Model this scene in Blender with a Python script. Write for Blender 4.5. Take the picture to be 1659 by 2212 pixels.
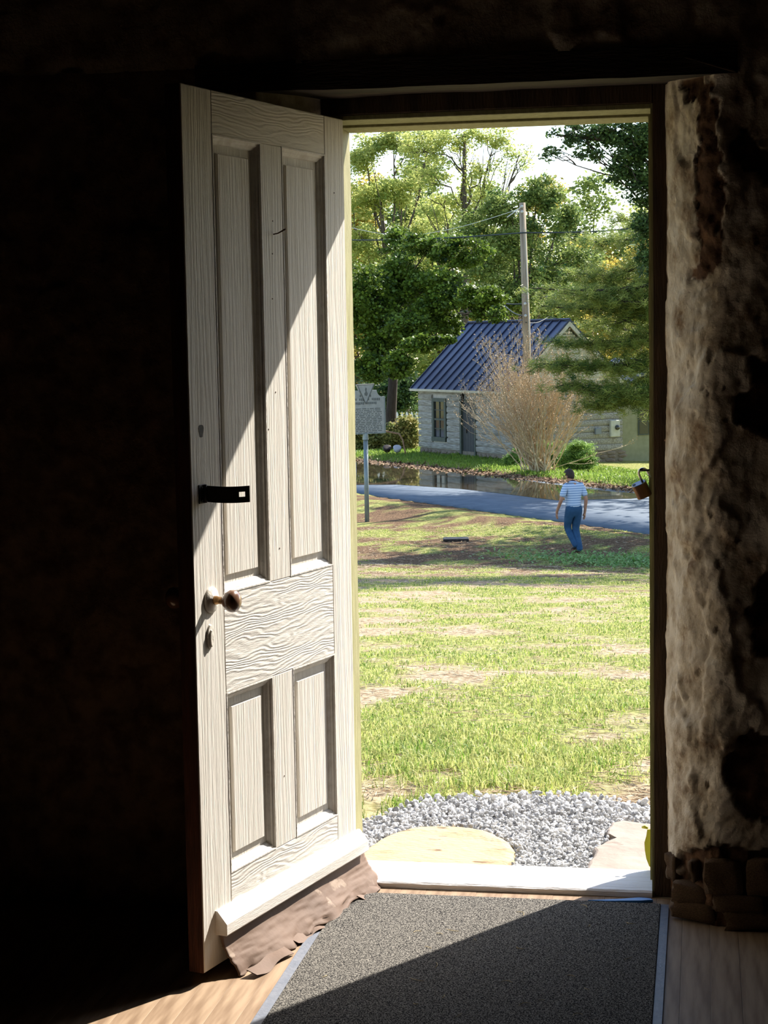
import bpy, bmesh, math, random
import numpy as np
from mathutils import Vector, Matrix, noise as mnoise
for o in list(bpy.data.objects): bpy.data.objects.remove(o)
SC = bpy.context.scene
COL = SC.collection
RNG = np.random.default_rng(7)
random.seed(7)

# ------------------------------------------------------------------ camera
IW, IH = 1659, 2212
FPX = 3840.0
YAW, PIT, ROL = math.radians(10.2), math.radians(5.6), .017
CF = np.array([-math.sin(YAW)*math.cos(PIT), math.cos(YAW)*math.cos(PIT), -math.sin(PIT)])
_r0 = np.array([math.cos(YAW), math.sin(YAW), 0.]); _u0 = np.cross(_r0, CF)
CR = _r0*math.cos(ROL) - _u0*math.sin(ROL)
CU = _u0*math.cos(ROL) + _r0*math.sin(ROL)
CP = np.array([0., -4.684, 1.5])
cam = bpy.data.cameras.new('camera'); camo = bpy.data.objects.new('camera', cam); COL.objects.link(camo)
cam.sensor_fit = 'VERTICAL'; cam.sensor_height = 36.0; cam.lens = FPX/IH*36.0
cam.clip_start = .05; cam.clip_end = 600
mw = Matrix.Identity(4)
for i in range(3):
    mw[i][0] = CR[i]; mw[i][1] = CU[i]; mw[i][2] = -CF[i]; mw[i][3] = CP[i]
camo.matrix_world = mw
SC.camera = camo

# ------------------------------------------------------------------ light
SUN = np.array([.557, .83, .869]); SUN /= np.linalg.norm(SUN)
W = bpy.data.worlds.new('sky'); SC.world = W; W.use_nodes = True
nt = W.node_tree; nt.nodes.clear()
sky = nt.nodes.new('ShaderNodeTexSky'); sky.sky_type = 'NISHITA'; sky.sun_disc = False
sky.sun_elevation = math.radians(41.0); sky.sun_rotation = math.atan2(SUN[0], SUN[1])
sky.air_density = 1.0; sky.dust_density = .7; sky.ozone_density = 1.0; sky.altitude = 150
bg = nt.nodes.new('ShaderNodeBackground'); bg.inputs['Strength'].default_value = .15
wo = nt.nodes.new('ShaderNodeOutputWorld')
nt.links.new(sky.outputs[0], bg.inputs[0]); nt.links.new(bg.outputs[0], wo.inputs[0])
sl = bpy.data.lights.new('sun', 'SUN'); sl.energy = 5.0; sl.angle = math.radians(.55); sl.color = (1., .945, .86)
so = bpy.data.objects.new('sun', sl); COL.objects.link(so)
so.rotation_euler = Vector(-SUN).to_track_quat('-Z', 'Y').to_euler(); so.location = (20, 40, 40)
vs = SC.view_settings
vs.view_transform = 'Standard'; vs.look = 'None'; vs.gamma = 1; vs.use_curve_mapping = False
vs.exposure = 1.45

# ------------------------------------------------------------------ helpers
def ray(px, py):
    return CF*FPX + CR*(px-IW/2) - CU*(py-IH/2)
def onz(px, py, z=0.):
    d = ray(px, py); return CP + d*(z-CP[2])/d[2]
def ony(px, py, Y=0.):
    d = ray(px, py); return CP + d*(Y-CP[1])/d[1]
def dist(P): return float((np.asarray(P)-CP) @ CF)
def nz(x, y, z, s=1.): return mnoise.noise(Vector((x*s, y*s, z*s)))
def fbm(x, y, z, s=1., o=4): return mnoise.fractal(Vector((x*s, y*s, z*s)), 1.0, 2.0, o)
def smooth(t): t = min(1., max(0., t)); return t*t*(3-2*t)

class MB:
    def __init__(s): s.v = []; s.f = []
    def add(s, vs, fs):
        n = len(s.v); s.v += [tuple(map(float, p)) for p in vs]; s.f += [tuple(i+n for i in f) for f in fs]; return s
    def hexa(s, p):   # 8 corners: bottom ring 0-3, top ring 4-7
        return s.add(p, [(3,2,1,0),(4,5,6,7),(0,1,5,4),(1,2,6,5),(2,3,7,6),(3,0,4,7)])
    def box(s, x0, x1, y0, y1, z0, z1):
        return s.hexa([(x0,y0,z0),(x1,y0,z0),(x1,y1,z0),(x0,y1,z0),(x0,y0,z1),(x1,y0,z1),(x1,y1,z1),(x0,y1,z1)])
    def rbox(s, x0, x1, y0, y1, z0, z1, b=.004):   # chamfered box
        bm = bmesh.new(); bmesh.ops.create_cube(bm, size=1)
        for v in bm.verts:
            v.co = ((x0+x1)/2+v.co.x*(x1-x0), (y0+y1)/2+v.co.y*(y1-y0), (z0+z1)/2+v.co.z*(z1-z0))
        bmesh.ops.bevel(bm, geom=bm.edges[:], offset=b, segments=1, affect='EDGES')
        bm.verts.index_update()
        s.add([v.co for v in bm.verts], [[v.index for v in f.verts] for f in bm.faces]); bm.free(); return s
    def tube(s, path, rad, seg=6, cap=True):
        path = [Vector(p) for p in path]; n = len(path)
        if not hasattr(rad, '__len__'): rad = [rad]*n
        vs = []; up = Vector((.13, .21, .97))
        for i, p in enumerate(path):
            t = (path[min(i+1, n-1)]-path[max(i-1, 0)]).normalized()
            a = t.cross(up)
            if a.length < .05: a = t.cross(Vector((1, 0, 0)))
            a.normalize(); b = t.cross(a)
            for k in range(seg):
                an = 2*math.pi*k/seg; vs.append(p+(a*math.cos(an)+b*math.sin(an))*rad[i])
        fs = []
        for i in range(n-1):
            for k in range(seg):
                k2 = (k+1) % seg; fs.append((i*seg+k, i*seg+k2, (i+1)*seg+k2, (i+1)*seg+k))
        if cap: fs += [tuple(range(seg-1, -1, -1)), tuple((n-1)*seg+k for k in range(seg))]
        return s.add(vs, fs)
    def lathe(s, prof, org, axis, seg=20):   # prof: (r, h) along axis
        axis = Vector(axis).normalized(); a = axis.orthogonal().normalized(); b = axis.cross(a); vs = []
        for r, h in prof:
            for k in range(seg):
                an = 2*math.pi*k/seg; vs.append(Vector(org)+axis*h+(a*math.cos(an)+b*math.sin(an))*r)
        n = len(prof); fs = []
        for i in range(n-1):
            for k in range(seg):
                k2 = (k+1) % seg; fs.append((i*seg+k, i*seg+k2, (i+1)*seg+k2, (i+1)*seg+k))
        fs += [tuple(range(seg-1, -1, -1)), tuple((n-1)*seg+k for k in range(seg))]
        return s.add(vs, fs)
    def prism(s, poly, fn0, fn1):   # poly of 2d points, two maps to 3d
        n = len(poly); vs = [fn0(*p) for p in poly]+[fn1(*p) for p in poly]
        return s.add(vs, [tuple(range(n-1, -1, -1)), tuple(range(n, 2*n))]+[(i, (i+1) % n, n+(i+1) % n, n+i) for i in range(n)])
    def build(s, name, mat, parent=None, smooth_=False, fix=True):
        me = bpy.data.meshes.new(name); me.from_pydata(s.v, [], s.f)
        if fix:
            bm = bmesh.new(); bm.from_mesh(me); bmesh.ops.recalc_face_normals(bm, faces=bm.faces); bm.to_mesh(me); bm.free()
        if smooth_: me.polygons.foreach_set('use_smooth', [True]*len(me.polygons))
        me.materials.append(mat); me.update()
        o = bpy.data.objects.new(name, me); COL.objects.link(o)
        if parent is not None: o.parent = parent
        return o

def npmesh(name, V, Fq, mat, parent=None, attr=None, k=4, smooth_=False):
    me = bpy.data.meshes.new(name); n = len(Fq)
    me.vertices.add(len(V)); me.vertices.foreach_set('co', np.asarray(V, np.float32).ravel())
    me.loops.add(n*k); me.loops.foreach_set('vertex_index', np.asarray(Fq, np.int32).ravel())
    me.polygons.add(n); me.polygons.foreach_set('loop_start', np.arange(0, n*k, k, dtype=np.int32))
    me.polygons.foreach_set('loop_total', np.full(n, k, np.int32))
    if attr is not None:
        a = me.attributes.new('tint', 'FLOAT', 'POINT'); a.data.foreach_set('value', np.asarray(attr, np.float32))
    if smooth_: me.polygons.foreach_set('use_smooth', np.ones(n, bool))
    me.update(calc_edges=True); me.validate(); me.materials.append(mat)
    o = bpy.data.objects.new(name, me); COL.objects.link(o)
    if parent is not None: o.parent = parent
    return o

def tag(o, label=None, cat=None, group=None, kind=None):
    if label: o['label'] = label
    if cat: o['category'] = cat
    if group: o['group'] = group
    if kind: o['kind'] = kind
    return o
def empty(name, loc=(0, 0, 0), rz=0.):
    o = bpy.data.objects.new(name, None); COL.objects.link(o); o.location = loc; o.rotation_euler = (0, 0, rz)
    o.empty_display_size = .1; return o
def copy_obj(src, name, loc, rot=None, scale=None, parent=None):
    o = bpy.data.objects.new(name, src.data); COL.objects.link(o); o.location = loc
    if rot is not None: o.rotation_euler = rot
    if scale is not None: o.scale = scale
    if parent is not None: o.parent = parent
    return o

# ------------------------------------------------------------------ materials
def M(name, c1, c2=None, scale=6., rough=.8, bump=0., bscale=None, stretch=(1, 1, 1), metal=0., spec=.3, detail=5, lo=.35, hi=.65,
      rings=None, bdist=.01, attr=None, third=None, coat=0., fleck=None):
    m = bpy.data.materials.new(name); m.use_nodes = True; t = m.node_tree; N = t.nodes; Lk = t.links
    b = N['Principled BSDF']; b.inputs['Roughness'].default_value = rough; b.inputs['Metallic'].default_value = metal
    b.inputs['Specular IOR Level'].default_value = spec
    if coat: b.inputs['Coat Weight'].default_value = coat
    tc = N.new('ShaderNodeTexCoord'); mp = N.new('ShaderNodeMapping'); mp.inputs['Scale'].default_value = stretch
    Lk.new(tc.outputs['Object'], mp.inputs[0])
    no = N.new('ShaderNodeTexNoise'); no.inputs['Scale'].default_value = scale; no.inputs['Detail'].default_value = detail
    Lk.new(mp.outputs[0], no.inputs['Vector'])
    out = None
    if c2 is not None:
        rp = N.new('ShaderNodeValToRGB'); e = rp.color_ramp.elements
        e[0].position = lo; e[0].color = (*c1, 1); e[1].position = hi; e[1].color = (*c2, 1)
        if third is not None:
            x = e.new((lo+hi)/2); x.color = (*third, 1)
        if attr:
            at = N.new('ShaderNodeAttribute'); at.attribute_name = attr; Lk.new(at.outputs['Fac'], rp.inputs[0])
        else: Lk.new(no.outputs[0], rp.inputs[0])
        out = rp.outputs[0]
        if fleck:       # small dark flaws: colour, stretch, scale, threshold
            mf = N.new('ShaderNodeMapping'); mf.inputs['Scale'].default_value = fleck[1]; Lk.new(tc.outputs['Object'], mf.inputs[0])
            nf = N.new('ShaderNodeTexNoise'); nf.inputs['Scale'].default_value = fleck[2]; nf.inputs['Detail'].default_value = 4; Lk.new(mf.outputs[0], nf.inputs['Vector'])
            mr = N.new('ShaderNodeMapRange'); mr.inputs[1].default_value = fleck[3]; mr.inputs[2].default_value = fleck[3]+.04; Lk.new(nf.outputs[0], mr.inputs[0])
            mxf = N.new('ShaderNodeMix'); mxf.data_type = 'RGBA'; Lk.new(mr.outputs[0], mxf.inputs[0]); Lk.new(out, mxf.inputs[6]); mxf.inputs[7].default_value = (*fleck[0], 1); out = mxf.outputs[2]
        Lk.new(out, b.inputs['Base Color'])
    else: b.inputs['Base Color'].default_value = (*c1, 1)
    if bump:
        bp = N.new('ShaderNodeBump'); bp.inputs['Strength'].default_value = bump; bp.inputs['Distance'].default_value = bdist
        n2 = N.new('ShaderNodeTexNoise'); n2.inputs['Scale'].default_value = bscale or scale*3; n2.inputs['Detail'].default_value = 6
        Lk.new(mp.outputs[0], n2.inputs['Vector']); h = n2.outputs[0]
        if rings:
            wv = N.new('ShaderNodeTexWave'); wv.wave_type = 'BANDS'; wv.bands_direction = rings[0]
            wv.inputs['Scale'].default_value = rings[1]; wv.inputs['Distortion'].default_value = rings[2]
            wv.inputs['Detail'].default_value = 2; wv.inputs['Detail Scale'].default_value = rings[3]
            mp2 = N.new('ShaderNodeMapping'); mp2.inputs['Scale'].default_value = rings[4]; Lk.new(tc.outputs['Object'], mp2.inputs[0])
            Lk.new(mp2.outputs[0], wv.inputs['Vector'])
            mx = N.new('ShaderNodeMath'); mx.operation = 'MULTIPLY_ADD'; mx.inputs[1].default_value = rings[5]
            Lk.new(wv.outputs['Fac'], mx.inputs[0]); Lk.new(h, mx.inputs[2]); h = mx.outputs[0]
        Lk.new(h, bp.inputs['Height']); Lk.new(bp.outputs[0], b.inputs['Normal'])
    return m

def leafmat(name, c1, c2, third=None, trans=.45, rough=.5):
    m = bpy.data.materials.new(name); m.use_nodes = True; t = m.node_tree; N = t.nodes; Lk = t.links
    b = N['Principled BSDF']; b.inputs['Roughness'].default_value = rough; b.inputs['Specular IOR Level'].default_value = .25
    at = N.new('ShaderNodeAttribute'); at.attribute_name = 'tint'
    rp = N.new('ShaderNodeValToRGB'); e = rp.color_ramp.elements; e[0].color = (*c1, 1); e[1].color = (*c2, 1)
    if third is not None: x = e.new(.85); x.color = (*third, 1)
    Lk.new(at.outputs['Fac'], rp.inputs[0]); Lk.new(rp.outputs[0], b.inputs['Base Color'])
    tr = N.new('ShaderNodeBsdfTranslucent'); g = N.new('ShaderNodeGamma'); g.inputs[1].default_value = .8
    Lk.new(rp.outputs[0], g.inputs[0]); Lk.new(g.outputs[0], tr.inputs[0])
    mx = N.new('ShaderNodeMixShader'); mx.inputs[0].default_value = trans
    Lk.new(b.outputs[0], mx.inputs[1]); Lk.new(tr.outputs[0], mx.inputs[2]); Lk.new(mx.outputs[0], N['Material Output'].inputs[0])
    return m

PW = (.71, .665, .60)
m_paint_v = M('white_paint_upright_grain', PW, (.57, .52, .445), 3, .75, .42, 26, (14, 14, .55), rings=('X', 1.0, 16, 1.1, (17, 1, .9), .28), bdist=.004, lo=.3, hi=.8)
m_paint_h = M('white_paint_level_grain', PW, (.60, .555, .50), 3, .75, .33, 30, (1.5, 14, 14), rings=('Z', 2.6, 30, .6, (2.4, 1, 11), .75), bdist=.004, lo=.3, hi=.8)
m_mould = M('white_paint_moulding', (.68, .64, .58), (.46, .40, .33), 30, .7, .3, 80, lo=.45, hi=.85)
m_bar = M('white_paint_bar', (.70, .655, .60), (.58, .53, .46), 4, .7, .15, 40, (1, 10, 10), lo=.4, hi=.8, fleck=((.25, .17, .11), (2, 6, 6), 6, .70))
m_edge = M('dark_door_edge', (.10, .035, .02), (.05, .02, .012), 8, .8, .4, 30, (8, 8, 1))  # door edge coloured much darker than the white faces
m_olive = M('olive_frame_paint', (.29, .265, .13), (.21, .19, .08), 10, .65, .3, 40, (6, 6, 1))
m_darkwood = M('dark_old_wood', (.035, .022, .014), (.085, .05, .025), 5, .85, .6, 25, (6, 6, 1))
m_beam = M('black_beam_wood', (.02, .013, .009), (.05, .032, .022), 5, .85, .6, 25, (1, 6, 6))
m_sill = M('worn_white_sill', (.80, .78, .78), (.55, .5, .46), 5, .7, .6, 20, (1, 14, 14), lo=.5, hi=.9)
m_iron = M('black_iron', (.02, .017, .016), (.05, .04, .035), 20, .5, .2, 60, metal=.6)
m_nail = M('rusty_nail', (.05, .03, .02), (.09, .05, .03), 60, .7, metal=.3)
m_knob = M('brown_glazed_knob', (.12, .055, .03), (.2, .1, .06), 20, .25, spec=.6, coat=.4)
m_brass = M('tarnished_brass', (.42, .26, .12), (.3, .17, .07), 20, .35, metal=.9)
m_rosette = M('painted_rosette', (.72, .68, .6), (.6, .54, .46), 40, .6, .2, 90)
m_leather = M('brown_leather_flap', (.17, .108, .075), (.11, .066, .043), 5, .75, .22, 25, lo=.35, hi=.7, fleck=((.26, .19, .14), (3, 3, 3), 4, .63))
m_chip = M('dark_paint_chip', (.05, .05, .05), (.09, .08, .07), 60, .8)
m_plank = M('pine_floorboard', (.335, .235, .15), (.20, .128, .076), 4, .6, .15, 30, (9, .9, 9), rings=('X', 1.2, 9, .7, (10, 1.4, 1), .3), bdist=.001, lo=.38, hi=.62, spec=.25)
m_mat = M('charcoal_carpet', (.016, .016, .018), (.34, .315, .275), 300, .95, .6, 380, (1, 1, 1), bdist=.003, lo=.40, hi=.72, detail=3, spec=.0)
m_rubber = M('grey_blue_rubber', (.13, .145, .18), (.17, .18, .21), 40, .5, .15, 120, spec=.5)
m_straw = M('dry_straw', (.62, .5, .28), (.42, .32, .15), 50, .8)
m_tape = M('blue_tape', (.02, .14, .42), (.03, .18, .5), 20, .4)
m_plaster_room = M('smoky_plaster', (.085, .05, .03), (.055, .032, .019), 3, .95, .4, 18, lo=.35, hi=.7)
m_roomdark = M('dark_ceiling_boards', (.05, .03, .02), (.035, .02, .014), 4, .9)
# ------------------------------------------------------------------ the room
WY = -.25           # interior face of the front wall
# plaster material: colour follows a map of plaster loss and painted shade carried by the wall
def plaster_mat():
    m = bpy.data.materials.new('old_plaster_on_rubble'); m.use_nodes = True; t = m.node_tree; N = t.nodes; Lk = t.links
    b = N['Principled BSDF']; b.inputs['Roughness'].default_value = .95; b.inputs['Specular IOR Level'].default_value = .1
    tc = N.new('ShaderNodeTexCoord'); n1 = N.new('ShaderNodeTexNoise'); n1.inputs['Scale'].default_value = 11; n1.inputs['Detail'].default_value = 10; n1.inputs['Roughness'].default_value = .62
    Lk.new(tc.outputs['Object'], n1.inputs['Vector'])
    r1 = N.new('ShaderNodeValToRGB'); e = r1.color_ramp.elements
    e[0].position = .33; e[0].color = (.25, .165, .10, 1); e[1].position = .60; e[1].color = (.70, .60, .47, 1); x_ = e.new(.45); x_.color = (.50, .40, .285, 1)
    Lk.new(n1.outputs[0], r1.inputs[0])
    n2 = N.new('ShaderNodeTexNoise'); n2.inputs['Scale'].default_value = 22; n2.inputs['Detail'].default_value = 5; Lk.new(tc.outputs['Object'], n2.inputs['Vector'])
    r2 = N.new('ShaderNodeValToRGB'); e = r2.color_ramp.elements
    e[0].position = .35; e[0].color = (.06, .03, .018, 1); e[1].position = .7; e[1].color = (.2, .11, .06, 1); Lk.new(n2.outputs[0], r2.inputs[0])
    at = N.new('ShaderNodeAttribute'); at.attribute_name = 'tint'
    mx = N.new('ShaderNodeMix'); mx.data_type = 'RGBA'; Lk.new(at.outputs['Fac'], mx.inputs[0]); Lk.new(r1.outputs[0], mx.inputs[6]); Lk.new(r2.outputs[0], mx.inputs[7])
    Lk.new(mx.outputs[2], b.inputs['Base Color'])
    bp = N.new('ShaderNodeBump'); bp.inputs['Strength'].default_value = .9; bp.inputs['Distance'].default_value = .012
    n3 = N.new('ShaderNodeTexNoise'); n3.inputs['Scale'].default_value = 38; n3.inputs['Detail'].default_value = 9; n3.inputs['Roughness'].default_value = .65; Lk.new(tc.outputs['Object'], n3.inputs['Vector'])
    Lk.new(n3.outputs[0], bp.inputs['Height']); Lk.new(bp.outputs[0], b.inputs['Normal'])
    return m
m_plaster = plaster_mat()

# places where the plaster has come away: (x, z, rx, rz, depth)
LOSS = []
for px0, py0, px1, py1, dp in [(1590, 290, 1700, 375, .02), (1603, 770, 1720, 925, .022), (1572, 1585, 1720, 1765, .022), (1500, 190, 1562, 600, .005),
                               (1625, 1230, 1720, 1420, .018), (1455, 1850, 1800, 2060, .02), (1460, 150, 1520, 215, .02)]:
    a = ony(px0, py0, WY); b_ = ony(px1, py1, WY)
    LOSS.append(((a[0]+b_[0])/2, (a[2]+b_[2])/2, abs(b_[0]-a[0])/2, abs(a[2]-b_[2])/2, dp))
def loss(x, z):
    best = 0.; dep = 0.
    jx = x+.030*fbm(x, 3., z, 9, 4)+.014*fbm(x, 5., z, 30, 3); jz = z+.045*fbm(x, 9., z, 8, 4)+.014*fbm(x, 2., z, 30, 3)
    for cx, cz, rx, rz, dp in LOSS:
        d = max(0, (abs((jx-cx)/rx)**3+abs((jz-cz)/rz)**3))**(1/3.)
        k = smooth((1.04-d)/.07)
        if k > best: best = k; dep = dp*k
    return best, dep
def prof_right(s, z):
    # plan profile of the splayed reveal and wall face on the latch side: s in metres along it
    w = .008*fbm(0, 0, z, 1.7, 3)+.0025*nz(0, 4, z, 9)
    x0 = -.093+w; rx = .150+.035*nz(2., 0, z, 1.9); ry = .25
    A = .34
    if s < A:
        t = s/A; an = t*math.pi/2
        # superellipse corner: begins along the wall's thickness, ends along its face
        c, q = math.sin(an)**1.1, math.cos(an)**1.1
        x = x0+rx*(1-q)*1.0; y = .03+(-ry-.03)*(c)
        nx, ny = -math.cos(an), -math.sin(an)
    else:
        x = x0+rx+(s-A); y = WY; nx, ny = 0., -1.
    return x, y, nx, ny
def wall_patch(V, F, T, us, zs, fn):
    n0 = len(V); nu = len(us)
    for z in zs:
        for u in us:
            p, t = fn(u, z); V.append(p); T.append(t)
    for j in range(len(zs)-1):
        for i in range(nu-1):
            a = n0+j*nu+i; F.append((a, a+1, a+nu+1, a+nu))
def relief(x, y, z):
    d = .018*fbm(x, y, z*.6, 3.0, 2)+.010*fbm(x+5, y, z*.8, 9, 4)
    r = fbm(x, y+7, z*.7, 5., 4); d += .011*smooth((r+.02)/.12)-.006          # ledges where coats of plaster end
    v = nz(x+3, y, z, 40)
    if v > .55: d -= .006*min(1, (v-.55)*8)
    d += .0042*fbm(x, y, z, 34, 4)
    return d
def fn_right(s, z):
    x, y, nx, ny = prof_right(s, z)
    k, dep = loss(x, z) if s > .13 else ((smooth((.10-z+.02*fbm(x, 1, y, 12, 3))/.03)), .012*smooth((.1-z)/.03))
    bulge = .045*smooth((.35-z)/.35)*smooth(s/.2)*(1-smooth((.13-z)/.1))
    d = relief(x, y*1., z)*(.40+.60*smooth((s-.05)/.16))*(1-.4*k)-dep+bulge*.4+k*.010*fbm(x, 2, z, 24, 4)
    fade = smooth(s/.05)
    return (x+nx*d*fade, y+ny*d*fade, z), k
def fn_face(x, z):
    k, dep = loss(x, z)
    d = relief(x, WY, z)-dep
    return (x, WY-d, z), k
V = []; F = []; T = []
us = list(np.arange(0, .62, .0065))+[.66, .75, .9, 1.2, 1.6, 2.1]
zs = list(np.arange(-.01, 2.125, .0075))+[2.13]
wall_patch(V, F, T, us, zs, fn_right)
# above the lintel, over the whole width
us = list(np.arange(-3.4, -1.4, .08))+list(np.arange(-1.4, .5, .011))+[.6, .9, 1.3, 2.1]
zs = [2.186]+list(np.arange(2.192, 2.42, .009))+[2.5, 2.6, 2.72]
def fn_top(x, z):
    p, k = fn_face(x, z); d = .014*max(0, fbm(x, 2., z, 10, 4))*smooth((2.26-z)/.06)
    return (p[0], p[1]-d, p[2]), max(k, .25)
wall_patch(V, F, T, us, zs, fn_top)
# right of the lintel end
wall_patch(V, F, T, list(np.arange(.083, .5, .011))+[.6, .9, 1.3, 2.1], list(np.arange(2.12, 2.2, .011)), lambda x, z: fn_face(x, z))
# the far side of the door: splayed reveal, then the wall face
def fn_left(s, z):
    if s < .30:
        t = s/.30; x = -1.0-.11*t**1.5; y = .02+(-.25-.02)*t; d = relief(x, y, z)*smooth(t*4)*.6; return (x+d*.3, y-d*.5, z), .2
    x = -1.11-(s-.30); d = relief(x, WY, z); return (x, WY-d, z), .82  # wall face toned darker here, imitating the unlit side of the room
us = list(np.arange(0, .30, .012))+list(np.arange(.30, 1.6, .014))+[1.7, 1.9, 2.2]
wall_patch(V, F, T, us, list(np.arange(-.01, 2.2, .014)), fn_left)
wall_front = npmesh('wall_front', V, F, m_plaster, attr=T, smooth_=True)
tag(wall_front, 'rough brown-stained plaster wall around the doorway', kind='structure')
# core of the same wall: masonry behind the plaster and its outer face
core = MB()
core.box(-3.6, -1.125, -.20, .26, -.6, 2.9).box(.09, 2.3, -.20, .26, -.6, 2.9).box(-3.6, 2.3, -.20, .26, 2.19, 2.9)
core.box(-1.13, -1.0, .02, .26, -.6, 2.9).box(-.088, .10, .035, .26, -.6, 2.9).box(-1.1, .03, -.2, .25, -.6, -.13).box(-1.01, -.06, .02, .26, 2.137, 2.2)
core.box(-.134, .10, -.008, .26, -.6, -.001).box(-1.13, -.966, -.008, .26, -.6, -.001)
core.build('masonry_core', M('rubble_masonry', (.3, .25, .2), (.2, .16, .12), 5, .95, .6, 12), wall_front)
# exposed rubble at the foot of the wall
m_rub = M('brown_rubble_stone', (.20, .12, .06), (.10, .055, .03), 14, .95, .7, 40)
def rock(seed, n=2, jit=.22):
    bm = bmesh.new(); bmesh.ops.create_icosphere(bm, subdivisions=n, radius=1); R = random.Random(seed)
    off = Vector((R.random()*50, R.random()*50, R.random()*50))
    for v in bm.verts:
        v.co *= 1+jit*1.3*mnoise.noise(v.co*1.1+off)+jit*.5*mnoise.noise(v.co*2.7+off)
    me = bpy.data.meshes.new('stone'); bm.to_mesh(me); bm.free(); return me
def block(seed):
    bm = bmesh.new(); bmesh.ops.create_cube(bm, size=2); bmesh.ops.subdivide_edges(bm, edges=bm.edges[:], cuts=3, use_grid_fill=True); off = Vector((seed*3.7, seed*1.3, seed*5.1))
    for v in bm.verts:
        n_ = v.co.normalized(); v.co = v.co*.72+n_*.33; v.co += n_*.30*mnoise.noise(v.co*1.2+off)+n_*.12*mnoise.noise(v.co*3.1+off)
    me = bpy.data.meshes.new('stone'); bm.to_mesh(me); bm.free(); me.materials.append(m_rub); me.polygons.foreach_set('use_smooth', [True]*len(me.polygons)); return me
for i, (px, py, w, h) in enumerate([(1464, 1876, 40, 60), (1500, 1882, 24, 50), (1492, 1932, 84, 46), (1560, 1898, 84, 84), (1592, 1952, 116, 44), (1500, 1986, 110, 44), (1618, 1990, 120, 46), (1650, 1895, 80, 84)]):
    yy = -.2
    for _ in range(6):          # settle on the plastered surface at this place
        q = ony(px, py, yy); ss = min(np.arange(0, .7, .004), key=lambda s_: abs(prof_right(s_, max(0., q[2]))[0]-q[0])); yy = prof_right(ss, max(0., q[2]))[1]
    q = ony(px, py, yy); k = (q[1]-CP[1])/FPX/2
    o = bpy.data.objects.new('stone', block(i+1)); COL.objects.link(o); o.parent = wall_front
    o.location = (q[0]+.004, yy+.022, max(q[2], h*k+.003)); o.scale = (w*k*.95, .030, h*k*.92); o.rotation_euler = (0, random.uniform(-.06, .06), -.9 if px < 1480 else (-.35 if px < 1530 else random.uniform(-.08, .08)))

# floor: boards run towards the door
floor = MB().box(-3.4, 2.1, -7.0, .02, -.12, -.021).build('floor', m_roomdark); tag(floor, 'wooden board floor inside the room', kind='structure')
x = -3.37; bi = 0
plank_me = {}
x0 = -.1185-.069*47
while x0 < 2.0:
    o = MB().rbox(-.03435, .03435, -6.95, -.013, -.021, -.0002, .0004)
    if bi == 0:
        po = o.build('floorboard', m_plank, floor); po.location.x = x0+.0345
        base_plank = po
    else:
        c = copy_obj(base_plank, 'floorboard', (x0+.0345, 0, 0), parent=floor)
        c.location.z = random.uniform(-.0006, 0)
    bi += 1; x0 += .069
# strip of boards that shows between the sill and the mat is the same floor
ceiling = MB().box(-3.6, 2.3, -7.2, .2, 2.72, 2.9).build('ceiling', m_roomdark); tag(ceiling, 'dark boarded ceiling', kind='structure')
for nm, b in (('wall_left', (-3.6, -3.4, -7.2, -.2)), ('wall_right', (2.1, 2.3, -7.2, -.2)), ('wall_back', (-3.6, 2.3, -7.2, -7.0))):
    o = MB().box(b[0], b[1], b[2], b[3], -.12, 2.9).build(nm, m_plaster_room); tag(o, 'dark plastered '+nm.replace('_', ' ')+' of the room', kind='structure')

# lintel beam over the recess
trim3 = MB()
n = 40; vs = []; fs = []
for i in range(n+1):
    xx = -1.262+(.083+1.262)*i/n
    for (yy, zz) in ((WY-.012, 2.118), (.02, 2.134), (.02, 2.205), (WY-.012, 2.19)):
        w = .004*fbm(xx, yy, zz, 6, 3)
        vs.append((xx, yy+w, zz+w+(.006*max(0, nz(xx, 0, 3, 14)) if zz > 2.15 else 0)))
for i in range(n):
    for k in range(4): fs.append((i*4+k, i*4+(k+1) % 4, (i+1)*4+(k+1) % 4, (i+1)*4+k))
fs += [(3, 2, 1, 0), tuple(n*4+k for k in range(4))]
trim3.add(vs, fs)
beam_e = trim3.build('trim_3', m_beam); tag(beam_e, 'blackened wooden lintel beam above the doorway', kind='structure')
# split sliver standing off its end
a = ony(1480, 125, WY-.014); b_ = ony(1590, 157, WY-.014)
MB().prism([(a[0], a[2]), (b_[0], b_[2]), (b_[0], b_[2]+.004), (a[0], a[2]+.003)], lambda x, z: (x, WY-.020, z), lambda x, z: (x, WY-.002, z)).build('split_sliver', m_darkwood, beam_e)

# door frame
fr = empty('trim_1', (0, 0, 0)); tag(fr, 'olive painted door frame set in dark wooden posts', kind='structure')
XL, XR, ZT = -.964, -.140, 2.068
FY = .012
def vpost(name, x0, x1, y0, y1, z0, z1, mat):
    vs = []; fs = []; n = 30
    for i in range(n+1):
        z = z0+(z1-z0)*i/n
        for (x, y) in ((x0, y0), (x1, y0), (x1, y1), (x0, y1)):
            w = .0016*fbm(x*4, y*4, z, 5, 3); vs.append((x+w, y+w*.6, z))
    for i in range(n):
        for k in range(4): fs.append((i*4+k, i*4+(k+1) % 4, (i+1)*4+(k+1) % 4, (i+1)*4+k))
    fs += [(3, 2, 1, 0), tuple(n*4+k for k in range(4))]
    return MB().add(vs, fs).build(name, mat, fr)
vpost('post', -.125, -.078, FY-.012, .24, 0, 2.138, m_darkwood)
vpost('post', -1.02, -.978, .03, .24, 0, 2.138, m_darkwood)
MB().rbox(-.978, -.125, FY-.012, .24, 2.086, 2.136, .003).build('head_beam', m_darkwood, fr)
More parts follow.
